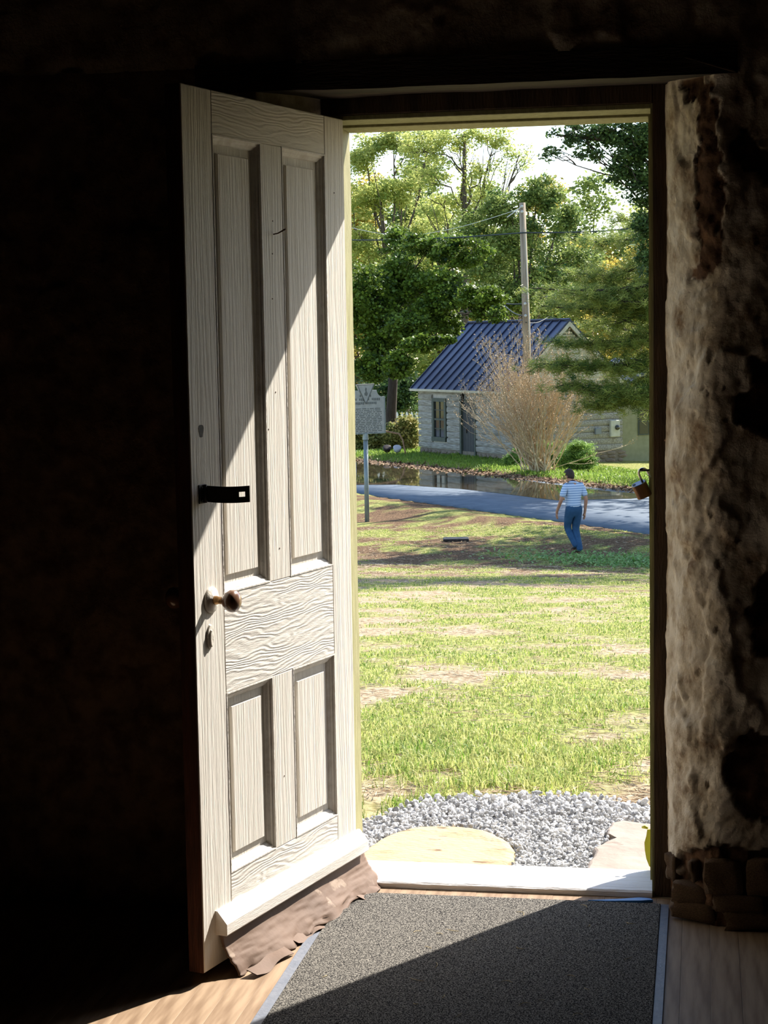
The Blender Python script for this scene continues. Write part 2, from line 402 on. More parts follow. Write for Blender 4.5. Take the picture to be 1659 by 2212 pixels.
# olive lining with a step for the door and a thinner stop behind it
for nm, xa, xb, ya, yb in (('jamb', -.131, -.125, .001, .235), ('jamb_stop', XR, -.131, .115, .238), ('jamb', -.978, -.971, .03, .235), ('jamb_stop', -.971, XL, .13, .238)):
    vpost(nm, xa, xb, ya, yb, .0 if 'stop' not in nm else .004, 2.086, m_olive)
MB().rbox(-.971, -.131, .002, .235, 2.073, 2.0865, .0015).build('head_lining', m_olive, fr)
MB().rbox(XL, XR, .115, .238, ZT-.002, 2.074, .0015).build('head_stop', m_olive, fr)
# a strip of torn trim and a bent nail on the post
q = ony(1438, 950, -.005)
MB().tube([(q[0], .0, q[2]), (q[0]-.001, -.012, q[2]), (q[0]+.012, -.014, q[2]-.003), (q[0]+.014, -.006, q[2]-.06)], .0035, 6).build('bent_nail', M('rust', (.35, .2, .1), (.25, .12, .06), 40, .8), fr, True)

sill = MB()
vs = []; fs = []; n = 60
for i in range(n+1):
    x = -.971+(.971-.131)*i/n
    for (y, z) in ((-.012, 0), (-.012, .0125), (-.006, .017), (.05, .0155), (.11, .010), (.24, -.002), (.24, -.05)):
        w = .0015*fbm(x, y, z, 14, 3); vs.append((x, y+w, z+w*.8 if z > 0 else z))
for i in range(n):
    for k in range(6): fs.append((i*7+k, i*7+k+1, (i+1)*7+k+1, (i+1)*7+k))
sill.add(vs, fs); sill.build('trim_2', m_sill, None); tag(bpy.data.objects['trim_2'], 'worn white painted wooden door sill', kind='structure')
MB().box(-.965, -.135, .0, .238, -.12, -.006).build('sill_block', m_sill, bpy.data.objects['trim_2'])

# ------------------------------------------------------------------ the door leaf (local: x from hinge to latch, y out of the face, z up)
DX = np.array([-.266, -.964]); DX /= np.linalg.norm(DX)
door = empty('door_1', (-.935, 0, 0), math.atan2(DX[1], DX[0])); tag(door, 'weathered white four-panel wooden door standing open', kind='structure')
TH = .042
LZ0, LZ1 = .022, 2.075
def piece(name, x0, x1, z0, z1, mat, y0=-TH, y1=0., b=.002): return MB().rbox(x0, x1, y0, y1, z0, z1, b).build(name, mat, door)
piece('stile', .675, .806, LZ0, LZ1, m_paint_v); piece('stile', 0., .110, LZ0, LZ1, m_paint_v)
piece('edge_strip', .806, .8085, LZ0, LZ1, m_edge, -TH+.001, -.0015, .0008)
piece('rail', .110, .675, 1.975, LZ1, m_paint_h); piece('rail', .110, .675, .665, .902, m_paint_h); piece('rail', .110, .675, LZ0, .225, m_paint_h)
piece('mullion', .343, .448, .902, 1.975, m_paint_v); piece('mullion', .343, .448, .225, .665, m_paint_v)
MP = [(0., .001), (.0035, .0012), (.005, -.0035), (.010, -.005), (.012, -.0085), (.019, -.0125), (.021, -.0160)]
for (x0, x1, z0, z1) in ((.448, .675, .902, 1.975), (.110, .343, .902, 1.975), (.448, .675, .225, .665), (.110, .343, .225, .665)):
    # fielded panel: sunk margin, bevelled step, raised field
    rings = [(.0, -.0165), (.040, -.0165), (.0425, -.0105)]
    vs = []; fs = []
    for ins, y in rings: vs += [(x0+ins, y, z0+ins), (x1-ins, y, z0+ins), (x1-ins, y, z1-ins), (x0+ins, y, z1-ins)]
    for r in range(2):
        for k in range(4): fs.append((r*4+k, r*4+(k+1) % 4, r*4+4+(k+1) % 4, r*4+4+k))
    fs.append((8, 9, 10, 11)); m0 = len(vs)
    vs += [(x0, -.032, z0), (x1, -.032, z0), (x1, -.032, z1), (x0, -.032, z1)]; fs += [(15, 14, 13, 12)]+[(k, 12+k, 12+(k+1) % 4, (k+1) % 4) for k in range(4)]
    pan = MB().add(vs, fs).build('panel', m_paint_v, door)
    C4 = [(x0, z0, 1, 1), (x1, z0, -1, 1), (x1, z1, -1, -1), (x0, z1, 1, -1)]
    for k in range(4):
        a, c = C4[k], C4[(k+1) % 4]; vs = []; fs = []
        for ins, y in MP: vs += [(a[0]+a[2]*ins, y, a[1]+a[3]*ins), (c[0]+c[2]*ins, y, c[1]+c[3]*ins)]
        nn = len(MP)
        for ins, y in ((.021, -.0195), (0., -.0195)): vs += [(a[0]+a[2]*ins, y, a[1]+a[3]*ins), (c[0]+c[2]*ins, y, c[1]+c[3]*ins)]
        nn += 2
        for i in range(nn-1): fs.append((2*i, 2*i+1, 2*i+3, 2*i+2))
        fs.append((2*nn-2, 2*nn-1, 1, 0)); fs += [tuple(range(0, 2*nn, 2)), tuple(range(2*nn-1, 0, -2))]
        MB().add(vs, fs).build('moulding', m_mould, pan)
# drip bar
vs = []
bar = MB()
prf = [(-.001, .098), (.030, .098), (.032, .101), (.032, .126), (.006, .156), (-.001, .156)]
bar.prism([(y, z) for y, z in prf], lambda y, z: (-.010, y, z), lambda y, z: (.752, y, z)).build('drip_bar', m_bar, door)
# stiff leather flap under the bar
nu, nv = 90, 22
def flap(off):
    out = []
    for i in range(nu+1):
        u = i/nu; s = -.022+.765*u
        for j in range(nv+1):
            t = j/nv
            # edge that curls on the floor, deeper towards the latch side
            Lf = .098+.004*math.sin(9*u)+.010*fbm(s, 1, 0, 9, 3)+.016*smooth((u-.75)/.25)
            z = .100-.086*t**.9*(1+.0*u); y = .010+.052*t**1.7+.02*t*math.sin(3.1*u)+.006*t*math.sin(17*u+1)+.006*t*fbm(s, t, 0, 14, 3)
            if t > .8: z -= .010*(t-.8)/.2*(1+.9*math.sin(21*u)); y += .018*(t-.8)/.2*fbm(s, 5, t, 16, 2)
            z += .004*fbm(s, t, 3, 11, 3)*t
            out.append((s+.006*t*fbm(s, 8, t, 7, 2), y+off, max(.0025, z)))
    return out
A1 = flap(0); A2 = [(p[0], p[1]-.003, max(.001, p[2]-.0015)) for p in A1]
fs = []; N1 = (nu+1)*(nv+1)
for i in range(nu):
    for j in range(nv):
        a = i*(nv+1)+j; b_ = a+nv+1; fs.append((a, b_, b_+1, a+1)); fs.append((N1+a, N1+a+1, N1+b_+1, N1+b_))
for i in range(nu):
    a = i*(nv+1)+nv; b_ = a+nv+1; fs.append((a, b_, N1+b_, N1+a)); a = i*(nv+1); b_ = a+nv+1; fs.append((b_, a, N1+a, N1+b_))
for j in range(nv):
    a = j; fs.append((a, a+1, N1+a+1, N1+a)); a = nu*(nv+1)+j; fs.append((a+1, a, N1+a, N1+a+1))
MB().add(A1+A2, fs).build('leather_flap', m_leather, door, True)
# torn tongue of the same leather at the latch end and a curl near the hinge
for (sa, sb, yb, sw) in ((.56, .735, .085, 1), (.02, .13, .066, -1), (.36, .50, .07, 1)):
    vs = []; fs = []
    for i in range(13):
        u = i/12; s = sa+(sb-sa)*u
        for j in range(5):
            t = j/4; vs.append((s, yb-.012+.030*t+.004*math.sin(9*u+sw), .016-.013*t+.005*math.sin(u*7)*t+.002))
    for i in range(12):
        for j in range(4): a = i*5+j; fs.append((a, a+5, a+6, a+1))
    m1 = len(vs); vs += [(p[0], p[1]-.001, max(.0006, p[2]-.002)) for p in vs]; fs += [tuple(m1+k for k in f[::-1]) for f in fs]
    MB().add(vs, fs).build('torn_strip', m_leather, door, True)
# knob
kz, ks = .897, .733
kn = MB().lathe([(.004, .030), (.012, .034), (.020, .042), (.0255, .052), (.0265, .060), (.024, .068), (.016, .074), (.004, .0765)], (ks, 0, kz), (0, 1, 0), 28).build('knob', m_knob, door, True)
MB().lathe([(.011, .004), (.0105, .016), (.0085, .022), (.009, .030), (.012, .034)], (ks, 0, kz), (0, 1, 0), 20).build('knob_neck', m_brass, kn, True)
MB().lathe([(.031, -.001), (.031, .003), (.027, .006), (.016, .0075), (.013, .010), (.011, .011)], (ks, 0, kz), (0, 1, 0), 28).build('rosette', m_rosette, kn, True)
# matching knob on the other face
kb = MB().lathe([(.004, .030), (.012, .034), (.020, .042), (.0255, .052), (.0265, .060), (.024, .068), (.016, .074), (.004, .0765)], (ks, -TH, kz), (0, -1, 0), 24).build('knob', m_knob, door, True)
MB().lathe([(.028, 0), (.026, .006), (.011, .008), (.009, .032)], (ks, -TH, kz), (0, -1, 0), 20).build('knob_neck', m_brass, kb, True)
# keyhole escutcheon with swinging cover
ez = .812
def oval(rx, rz, cx, cz, n=20): return [(cx+rx*math.cos(2*math.pi*k/n), cz+rz*math.sin(2*math.pi*k/n)) for k in range(n)]
es = MB().prism(oval(.015, .030, .742, ez), lambda x, z: (x, -.001, z), lambda x, z: (.742+(x-.742)*.85, .004, ez+(z-ez)*.9)).build('escutcheon', m_rosette, door)
MB().prism(oval(.008, .022, .744, ez-.004), lambda x, z: (x, .003, z), lambda x, z: (.744+(x-.744)*.7, .008, ez-.004+(z-ez+.004)*.85)).build('keyhole_cover', m_rosette, es)
# hasp: plate on the stile, strap swung straight out with a slot near its tip
hz = 1.148
hp = MB().rbox(.745, .775, -.0005, .002, hz-.022, hz+.022, .0006).build('hasp', m_iron, door)
MB().tube([(.752, .004, hz-.021), (.752, .004, hz+.021)], .0042, 10).build('hasp_pin', m_iron, hp, True)
strap = MB(); yb = [.004, .03, .06, .080, .0815, .094, .0945, .108]
def sx(y): return .752-.004*math.sin(y*30)-.02*(y/.1)
def strip(y0, y1, z0, z1, m=4):
    vs = []; fs = []
    for i in range(m+1):
        y = y0+(y1-y0)*i/m; dz = -.003*math.sin(y/.108*math.pi)
        vs += [(sx(y), y, z0+dz), (sx(y), y, z1+dz), (sx(y)-.0025, y, z1+dz), (sx(y)-.0025, y, z0+dz)]
    for i in range(m):
        for k in range(4): fs.append((i*4+k, i*4+(k+1) % 4, i*4+4+(k+1) % 4, i*4+4+k))
    fs += [(0, 1, 2, 3), (4*m+3, 4*m+2, 4*m+1, 4*m)]; strap.add(vs, fs)
strip(.004, .082, hz-.019, hz+.019, 8); strip(.082, .098, hz-.019, hz-.0055, 2); strip(.082, .098, hz+.006, hz+.019, 2); strip(.098, .109, hz-.019, hz+.019, 2)
strap.build('hasp_strap', m_iron, hp)
for dz in (-.014, .014): MB().lathe([(.003, .0), (.003, .003), (.001, .0035)], (.764, 0.0005, hz+dz), (0, 1, 0), 8).build('screw', m_iron, hp)
# nail in the upper mullion, chipped paint, small nail heads
MB().tube([(.394, -.004, 1.757), (.388, .010, 1.760), (.378, .026, 1.770)], [.0016, .0016, .0022], 8).build('nail', m_nail, door)
MB().prism([(.757+.010*math.cos(a)*(1+.25*math.sin(3*a)), 1.293+.018*math.sin(a)*(1+.2*math.cos(2*a))) for a in np.linspace(0, 6.28, 19)[:-1]], lambda x, z: (x, -.0002, z), lambda x, z: (x, .0006, z)).build('paint_chip', m_chip, door)
for (x, z) in ((.395, 1.79), (.40, 1.71), (.405, 1.60), (.40, 1.37), (.398, .98), (.44, 1.28), (.40, .40), (.06, 1.88)):
    MB().lathe([(.002, 0), (.002, .0008), (.0005, .001)], (x, 0, z), (0, 1, 0), 8).build('nail_head', m_nail, door)
# butt hinges
for z in (.32, 1.05, 1.80):
    h = MB().tube([(-.002, -TH-.002, z-.045), (-.002, -TH-.002, z+.045)], .0035, 10).build('hinge', m_mould, door, True)

# ------------------------------------------------------------------ things inside
mat = empty('door_mat', (-.527, -1.2, 0)); tag(mat, 'charcoal carpet doormat with grey rubber edging on the floorboards', 'doormat')
MB().rbox(-.425, .420, -1.9, 1.120, .0008, .0075, .002).build('carpet', m_mat, mat)
MB().rbox(-.452, -.425, -1.9, 1.125, .0008, .0040, .001).build('edging', m_rubber, mat); MB().rbox(.420, .442, -1.9, 1.125, .0008, .0040, .001).build('edging', m_rubber, mat)
R = random.Random(5)
def straw(x, y, L, a, bend, nm='straw', r=.0008):
    ps = [(math.cos(a+bend*(t-.5))*L*(t-.5), math.sin(a+bend*(t-.5))*L*(t-.5), r+.0006+.001*math.sin(3*t)) for t in np.linspace(0, 1, 5)]
    o = MB().tube(ps, [r*.6, r, r, r, r*.5], 4).build(nm, m_straw); o.location = (x, y, .0074); return o
sp_px = [(1265, 1957), (1130, 1972), (1275, 2000), (1360, 1996), (1358, 2071), (1095, 2120), (1235, 2108), (1265, 2137), (1245, 2190), (1130, 2168), (898, 2118), (945, 2085), (950, 2017), (975, 2011), (900, 2012), (702, 2110), (1025, 2030), (925, 2047), (960, 2153), (897, 2170), (1120, 2050), (1310, 1950), (990, 2195), (1170, 2160)]
for i, (px, py) in enumerate(sp_px):
    p = onz(px, py, .008)
    if py > 1950: tag(straw(p[0], p[1], R.uniform(.015, .04), R.uniform(0, 3.1), R.uniform(-1.5, 1.5)), 'thin dry straw lying on the charcoal doormat', 'straw', 'bits of straw on the doormat')
a = onz(1268, 1954, .003); b_ = onz(1415, 1940, .003); c = onz(1415, 1948, .003)
tp = MB().prism([(a[0], -.063), (-.22, -.050), (-.165, -.036), (-.135, -.040), (-.128, -.052), (-.16, -.062), (-.25, -.066)], lambda x, y: (x, y, .0005), lambda x, y: (x, y, .0035+.004*smooth((x+.3)/.15))).build('masking_tape', m_tape)
tag(tp, 'crumpled strip of blue tape at the far edge of the doormat', 'tape')

# padlock hanging open from the staple
CB = ony(1386, 1058, .10)
zl = Vector((-.36, -.42, .83)).normalized(); xl = Vector((.80, -.10, .52)); xl = (xl-zl*xl.dot(zl)).normalized(); yl = zl.cross(xl)
pl = empty('padlock', CB); tag(pl, 'open brown padlock hanging by its shackle from the door frame', 'padlock')
pl.rotation_euler = Matrix((xl, yl, zl)).transposed().to_euler()
m_lock = M('brown_lock_body', (.16, .075, .03), (.10, .045, .02), 20, .35, .1, 60, metal=.6)
m_locktop = M('steel_lock_top', (.25, .27, .31), (.18, .19, .22), 30, .35, metal=.8)
m_steel = M('polished_steel', (.62, .60, .57), (.5, .48, .45), 20, .22, metal=1.)
def ovp(rx, ry, n=24):
    return [(rx*math.copysign(abs(math.cos(2*math.pi*k/n))**.75, math.cos(2*math.pi*k/n)), ry*math.copysign(abs(math.sin(2*math.pi*k/n))**.85, math.sin(2*math.pi*k/n))) for k in range(n)]
bd = MB().prism(ovp(.0205, .0120), lambda x, y: (x, y, -.021), lambda x, y: (x, y, .020)).build('lock_body', m_lock, pl)
bt = MB().prism(ovp(.0200, .0115), lambda x, y: (x, y, .020), lambda x, y: (x*.93, y*.93, .0222)).build('lock_top', m_locktop, pl)
MB().lathe([(.0045, 0), (.0045, .0007)], (-.0125, 0, .0222), (0, 0, 1), 14).build('shackle_hole', m_iron, bt)
sk = [(.011, 0, .012), (.011, 0, .044)]+[(.023-.012*math.cos(a), 0, .044+.0145*math.sin(a)) for a in np.linspace(.15, math.pi-.15, 10)]+[(.035, 0, .044), (.035, 0, .026)]
MB().tube([Vector(p) for p in sk], .0033, 10).build('shackle', m_steel, pl, True)
# staple on the latch jamb, passing through the bow of the shackle
bpy.context.view_layer.update()
bw = pl.matrix_world @ Vector((.025, 0, .0525))
MB().tube([(-.138, bw[1]-.008, bw[2]+.001), (bw[0]-.004, bw[1]-.006, bw[2]), (bw[0]-.007, bw[1], bw[2]-.0005), (bw[0]-.004, bw[1]+.006, bw[2]), (-.138, bw[1]+.008, bw[2]+.001)], .0022, 8).build('staple', m_iron, fr, True)
# ------------------------------------------------------------------ outside: ground
RD = np.array([.643, -.766]); RN = np.array([.766, .643])     # along and across the road
QN, QF = 21.6, 27.65                                          # near and far edge, measured across
ZG = -2.9
def rq(x, y): return RN[0]*x+RN[1]*y
def gz(x, y):
    if y < 1.35: zl = -.075-.02*(y/1.35)
    else: zl = -.095-(y-1.35)*.1005
    k = smooth((rq(x, y)-14)/6.)
    zl = max(zl, ZG)
    z = zl*(1-k)+ZG*k
    q = rq(x, y)
    if y > 1.6: z += (.035*fbm(x, y, 0, .35, 3)+.012*fbm(x, y, 4, 1.7, 3))*smooth((y-1.6)/2)*(1 if q < QN-.6 or q > QF+.6 else 0)
    if QN-3 < q < QN-.1: z += .10*smooth(1-abs(q-(QN-1.6))/1.4)
    if QN-.25 < q < QF+.25: z = ZG-.05
    if q > QF: z += .10*smooth((q-QF)/1.)-(.055*max(0., x+7.)*smooth((q-QF-1)/3.) if x < 20 else .055*27*smooth((q-QF-1)/3.))
    return z
def green(x, y):
    # where grass grows (0 bare earth .. 1 dense)
    v = .50+.46*fbm(x, y, 2, .45, 3)+.60*fbm(x, y*.75, 7, 1.9, 3)+.35*fbm(x, y*.8, 1, 6., 3)
    q = rq(x, y)
    if y < 1.9: v -= (1.9-y)*(.9 if x > -.75 else .25)
    if q > 9 and q < QN: v -= .14*smooth((q-9)/5)
    if q > QF: v = .9 if q > QF+.7 else -.2
    if x > -.40 and 1.2 < y < 2.5: v -= .28
    return max(0., min(1., v))
xs = np.concatenate([np.arange(-70, -16, 4.), np.arange(-16, -9, .5), np.arange(-9, 6, .22), np.arange(6, 14, .6), np.arange(14, 75, 5.)])
ys = np.concatenate([np.arange(.20, 4, .16), np.arange(4, 36, .3), np.arange(36, 72, .5), np.arange(72, 210, 6.)])
V = []; T = []; T2 = []
for y in ys:
    for x in xs: V.append((x, y, gz(x, y))); T.append(green(x, y)); T2.append(smooth((rq(x, y)+2.2*fbm(x, y, 3, .5, 3)-9.)/5.))
nx = len(xs); F = [(j*nx+i, j*nx+i+1, (j+1)*nx+i+1, (j+1)*nx+i) for j in range(len(ys)-1) for i in range(nx-1)]
def soil_mat():
    m = bpy.data.materials.new('lawn_soil'); m.use_nodes = True; t = m.node_tree; N = t.nodes; Lk = t.links
    b = N['Principled BSDF']; b.inputs['Roughness'].default_value = .95; b.inputs['Specular IOR Level'].default_value = .05
    tc = N.new('ShaderNodeTexCoord')
    n1 = N.new('ShaderNodeTexNoise'); n1.inputs['Scale'].default_value = 26; n1.inputs['Detail'].default_value = 8; Lk.new(tc.outputs['Object'], n1.inputs['Vector'])
    r1 = N.new('ShaderNodeValToRGB'); e = r1.color_ramp.elements; e[0].position = .36; e[0].color = (.17, .115, .065, 1); e[1].position = .58; e[1].color = (.40, .32, .215, 1); Lk.new(n1.outputs[0], r1.inputs[0])
    n2 = N.new('ShaderNodeTexNoise'); n2.inputs['Scale'].default_value = 14; n2.inputs['Detail'].default_value = 8; Lk.new(tc.outputs['Object'], n2.inputs['Vector'])
    r2 = N.new('ShaderNodeValToRGB'); e = r2.color_ramp.elements; e[0].position = .35; e[0].color = (.10, .12, .025, 1); e[1].position = .62; e[1].color = (.31, .30, .11, 1); Lk.new(n2.outputs[0], r2.inputs[0])
    at = N.new('ShaderNodeAttribute'); at.attribute_name = 'tint'
    mr = N.new('ShaderNodeMapRange'); mr.inputs[1].default_value = .25; mr.inputs[2].default_value = .60; Lk.new(at.outputs['Fac'], mr.inputs[0])
    r3 = N.new('ShaderNodeValToRGB'); e = r3.color_ramp.elements; e[0].position = .36; e[0].color = (.05, .03, .018, 1); e[1].position = .62; e[1].color = (.19, .12, .07, 1); Lk.new(n1.outputs[0], r3.inputs[0])
    a2 = N.new('ShaderNodeAttribute'); a2.attribute_name = 'mulch'
    m1 = N.new('ShaderNodeMix'); m1.data_type = 'RGBA'; Lk.new(a2.outputs['Fac'], m1.inputs[0]); Lk.new(r1.outputs[0], m1.inputs[6]); Lk.new(r3.outputs[0], m1.inputs[7])
    mx = N.new('ShaderNodeMix'); mx.data_type = 'RGBA'; Lk.new(mr.outputs[0], mx.inputs[0]); Lk.new(m1.outputs[2], mx.inputs[6]); Lk.new(r2.outputs[0], mx.inputs[7]); Lk.new(mx.outputs[2], b.inputs['Base Color'])
    bp = N.new('ShaderNodeBump'); bp.inputs['Strength'].default_value = .8; bp.inputs['Distance'].default_value = .03; Lk.new(n1.outputs[0], bp.inputs['Height']); Lk.new(bp.outputs[0], b.inputs['Normal'])
    return m
ground = npmesh('ground', V, F, soil_mat(), attr=T, smooth_=True); _a = ground.data.attributes.new('mulch', 'FLOAT', 'POINT'); _a.data.foreach_set('value', np.array(T2, np.float32)); tag(ground, 'earth of the sloping lawn', kind='structure')

# road strip and puddle
def rp_(q, s): return (RN[0]*q+RD[0]*s, RN[1]*q+RD[1]*s)
m_asph = M('damp_asphalt', (.085, .112, .145), (.115, .145, .18), 3, .7, .25, 60, spec=.3, bdist=.01)
vs = []; fs = []; ss = np.arange(-110, 60, 1.2)
for s in ss:
    for q in (QN+.06*nz(s, 0, 0, .6), QN+2.0, QN+4., QF+.10*nz(s, 9, 0, .7)):
        x, y = rp_(q, s); vs.append((x, y, ZG+.012+.02*math.sin((q-QN)/6*math.pi)))
for i in range(len(ss)-1):
    for k in range(3): fs.append((i*4+k, i*4+k+1, i*4+5+k, i*4+4+k))
nn = len(vs); vs += [(v[0], v[1], v[2]-.12) for v in vs]; fs += [tuple(nn+k for k in f[::-1]) for f in fs]
for i in range(len(ss)-1): fs += [(i*4, i*4+4, nn+i*4+4, nn+i*4), (i*4+7, i*4+3, nn+i*4+3, nn+i*4+7)]
road = MB().add(vs, fs).build('road', m_asph, None, True, fix=False); tag(road, 'blue-grey asphalt road crossing below the lawn', kind='structure')
m_water = bpy.data.materials.new('rain_water'); m_water.use_nodes = True
b = m_water.node_tree.nodes['Principled BSDF']; b.inputs['Base Color'].default_value = (.045, .035, .022, 1); b.inputs['Roughness'].default_value = .03; b.inputs['IOR'].default_value = 1.33; b.inputs['Specular IOR Level'].default_value = .6
pp = [(770, 1047), (860, 1047), (993, 1056), (1098, 1068), (1160, 1076), (1204, 1081), (1288, 1079), (1364, 1077), (1400, 1072), (1430, 1071), (1375, 1066), (1320, 1062), (1246, 1053), (1160, 1042), (1077, 1031), (1000, 1020), (930, 1010), (880, 1000), (830, 992), (770, 988)]
poly = [onz(px, py, ZG+.03)[:2] for px, py in pp]
pud = MB().prism([tuple(p) for p in poly], lambda x, y: (x, y, ZG-.0), lambda x, y: (x, y, ZG+.036)).build('puddle', m_water); tag(pud, 'wide brown rain puddle along the far side of the road', 'puddle')

# ------------------------------------------------------------------ gravel bed and stepping stones
m_gravel = [M('grey_gravel', (.44, .435, .425), (.62, .61, .59), 30, .9, .3, 80), M('pale_gravel', (.60, .59, .57), (.80, .78, .75), 30, .9, .3, 80), M('dark_gravel', (.24, .24, .24), (.40, .395, .39), 30, .9, .3, 80)]
def in_poly(x, y, P):
    c = False; j = len(P)-1
    for i in range(len(P)):
        if (P[i][1] > y) != (P[j][1] > y) and x < (P[j][0]-P[i][0])*(y-P[i][1])/(P[j][1]-P[i][1])+P[i][0]: c = not c
        j = i
    return c
ZF = -.055
st1 = [tuple(onz(px, py, ZF)[:2]) for px, py in [(700, 1862), (735, 1850), (790, 1832), (830, 1806), (860, 1795), (905, 1785), (960, 1782), (1005, 1784), (1050, 1794), (1085, 1808), (1104, 1822), (1114, 1838), (1112, 1852), (1096, 1868), (1075, 1884)]]
st1 += [(-.66, .27), (-.9, .265), (-1.25, .27), (-1.3, .40)]
st2 = [tuple(onz(px, py, ZF)[:2]) for px, py in [(1263, 1888), (1270, 1866), (1284, 1842), (1282, 1830), (1305, 1818), (1336, 1806), (1312, 1800), (1313, 1790), (1322, 1775), (1345, 1770), (1405, 1776), (1460, 1782)]]
st2 += [(.12, .80), (.16, .5), (.06, .27), (-.2, .265), (-.36, .28)]
def slab(name, poly, mat, label, seed):
    n = len(poly); cx = sum(p[0] for p in poly)/n; cy = sum(p[1] for p in poly)/n
    P2 = []
    for i in range(n):          # subdivide edges with small wobble
        a, c = poly[i], poly[(i+1) % n]
        for k in range(4):
            t = k/4; x = a[0]+(c[0]-a[0])*t; y = a[1]+(c[1]-a[1])*t
            w = .008*nz(x, y, seed, 22); P2.append((x+w, y+w))
    vs = []; fs = []; n = len(P2); R_ = [(1., -.06), (1., -.012), (.985, -.004), (.95, 0.)]+[(r_, .003) for r_ in (.9, .85, .8, .74, .68, .62, .55, .48, .41, .34, .27, .2, .13, .06)]
    for k, (r, z) in enumerate(R_):
        for (x, y) in P2:
            xx = cx+(x-cx)*r; yy = cy+(y-cy)*r
            st = .0025*round(1.6*fbm(xx*.5, yy*1.6, seed, 4, 2))
            vs.append((xx, yy, ZF+z+(.003*fbm(xx, yy, seed, 7, 3)+st if k > 1 else 0)))
    for k in range(len(R_)-1):
        for i in range(n): fs.append((k*n+i, k*n+(i+1) % n, (k+1)*n+(i+1) % n, (k+1)*n+i))
    fs += [tuple(range(n-1, -1, -1)), tuple((len(R_)-1)*n+i for i in range(n))]
    o = MB().add(vs, fs).build(name, mat); tag(o, label, 'stone', 'stepping stones outside the door'); return o
m_sand = M('yellow_sandstone', (.41, .32, .185), (.31, .22, .115), 7, .9, .6, 40, (1, 2.2, 1), lo=.5, hi=.75, fleck=((.15, .085, .04), (3, 9, 1), 2.2, .655))
m_grey = M('grey_buff_flagstone', (.31, .25, .205), (.25, .20, .16), 6, .9, .4, 30, lo=.4, hi=.7)
slab('stepping_stone', st1, m_sand, 'large rounded yellow sandstone slab set in the gravel outside the door', 3)
slab('stepping_stone', st2, m_grey, 'grey-buff angular flagstone slab with a notched edge in the gravel', 8)
gb_poly = [(-1.9, .262), (-1.9, .72), (-1.45, .80), (-1.08, .90), (-1.0, 1.05), (-.95, 1.17), (-.8, 1.22), (-.57, 1.29), (-.35, 1.27), (-.17, 1.2), (.1, 1.15), (.6, 1.1), (.9, .9), (.9, .262)]
gbed = MB().prism(gb_poly, lambda x, y: (x, y, -.13), lambda x, y: (x, y, -.078)).build('gravel_bed', m_gravel[2]); tag(gbed, 'bed of crushed grey gravel outside the sill', kind='structure')
def crushed(seed):
    R_ = random.Random(seed); bm = bmesh.new(); bmesh.ops.create_icosphere(bm, subdivisions=1, radius=1)
    for v in bm.verts: v.co *= R_.uniform(.68, 1.2)
    bmesh.ops.recalc_face_normals(bm, faces=bm.faces)
    me = bpy.data.meshes.new('stone'); bm.to_mesh(me); bm.free(); return me
cr = [crushed(i) for i in range(9)]
for i, me in enumerate(cr): me.materials.append(m_gravel[(0, 1, 1, 0, 2, 0, 1, 2, 0)[i]])
R = random.Random(11); cand = []
tries = 0
while len(cand) < 15000 and tries < 90000:
    tries += 1
    x = R.uniform(-1.85, .85); y = R.uniform(.27, 1.32)
    wob = .03*nz(x, y, 0, 8)
    if not in_poly(x, y+wob, gb_poly): continue
    if in_poly(x, y, st1) or in_poly(x, y, st2): continue
    s = R.choice((.0042, .0052, .006, .007, .0085))*R.uniform(.85, 1.25)*(1.35 if y > 1.0 and R.random() < .5 else 1)
    cand.append((x, y, -.078+s*.5+R.choice((0, 0, .010, .016))*(1 if R.random() < .7 else 0), s))
def vis(c):  # shows between the jambs from the doorway
    v = np.array(c[:3])-CP; z = v @ CF; px = IW/2+FPX*(v @ CR)/z; py = IH/2-FPX*(v @ CU)/z
    return 800 < px < 1400 and 1715 < py < 1885
order = sorted(range(len(cand)), key=lambda i: (not vis(cand[i]), -cand[i][3]))
for i in order[:300]:
    x, y, z, s = cand[i]; o = bpy.data.objects.new('stone', cr[i % 9]); COL.objects.link(o); o.parent = gbed
    o.location = (x, y, z); o.scale = (s*R.uniform(.8, 1.4), s*R.uniform(.8, 1.2), s*R.uniform(.6, 1)); o.rotation_euler = (R.uniform(0, 6), R.uniform(0, 6), R.uniform(0, 6))
base = [(np.array([v.co for v in me.vertices]), [tuple(p.vertices) for p in me.polygons]) for me in cr]
for mi in range(3):
    mb = MB()
    for i in order[300:]:
        if i % 3 != mi: continue
        x, y, z, s = cand[i]; bv, bf = base[i % 9]
        Rm = np.array(Matrix.Rotation(R.uniform(0, 6), 3, 'Z') @ Matrix.Rotation(R.uniform(0, 6), 3, 'X'))
        vv = (bv*np.array([s*R.uniform(.8, 1.4), s*R.uniform(.8, 1.2), s*R.uniform(.6, 1)])) @ Rm.T+np.array([x, y, z])
        mb.add(vv.tolist(), bf)
    o = mb.build('gravel', m_gravel[mi], gbed, fix=False); tag(o, kind='stuff')

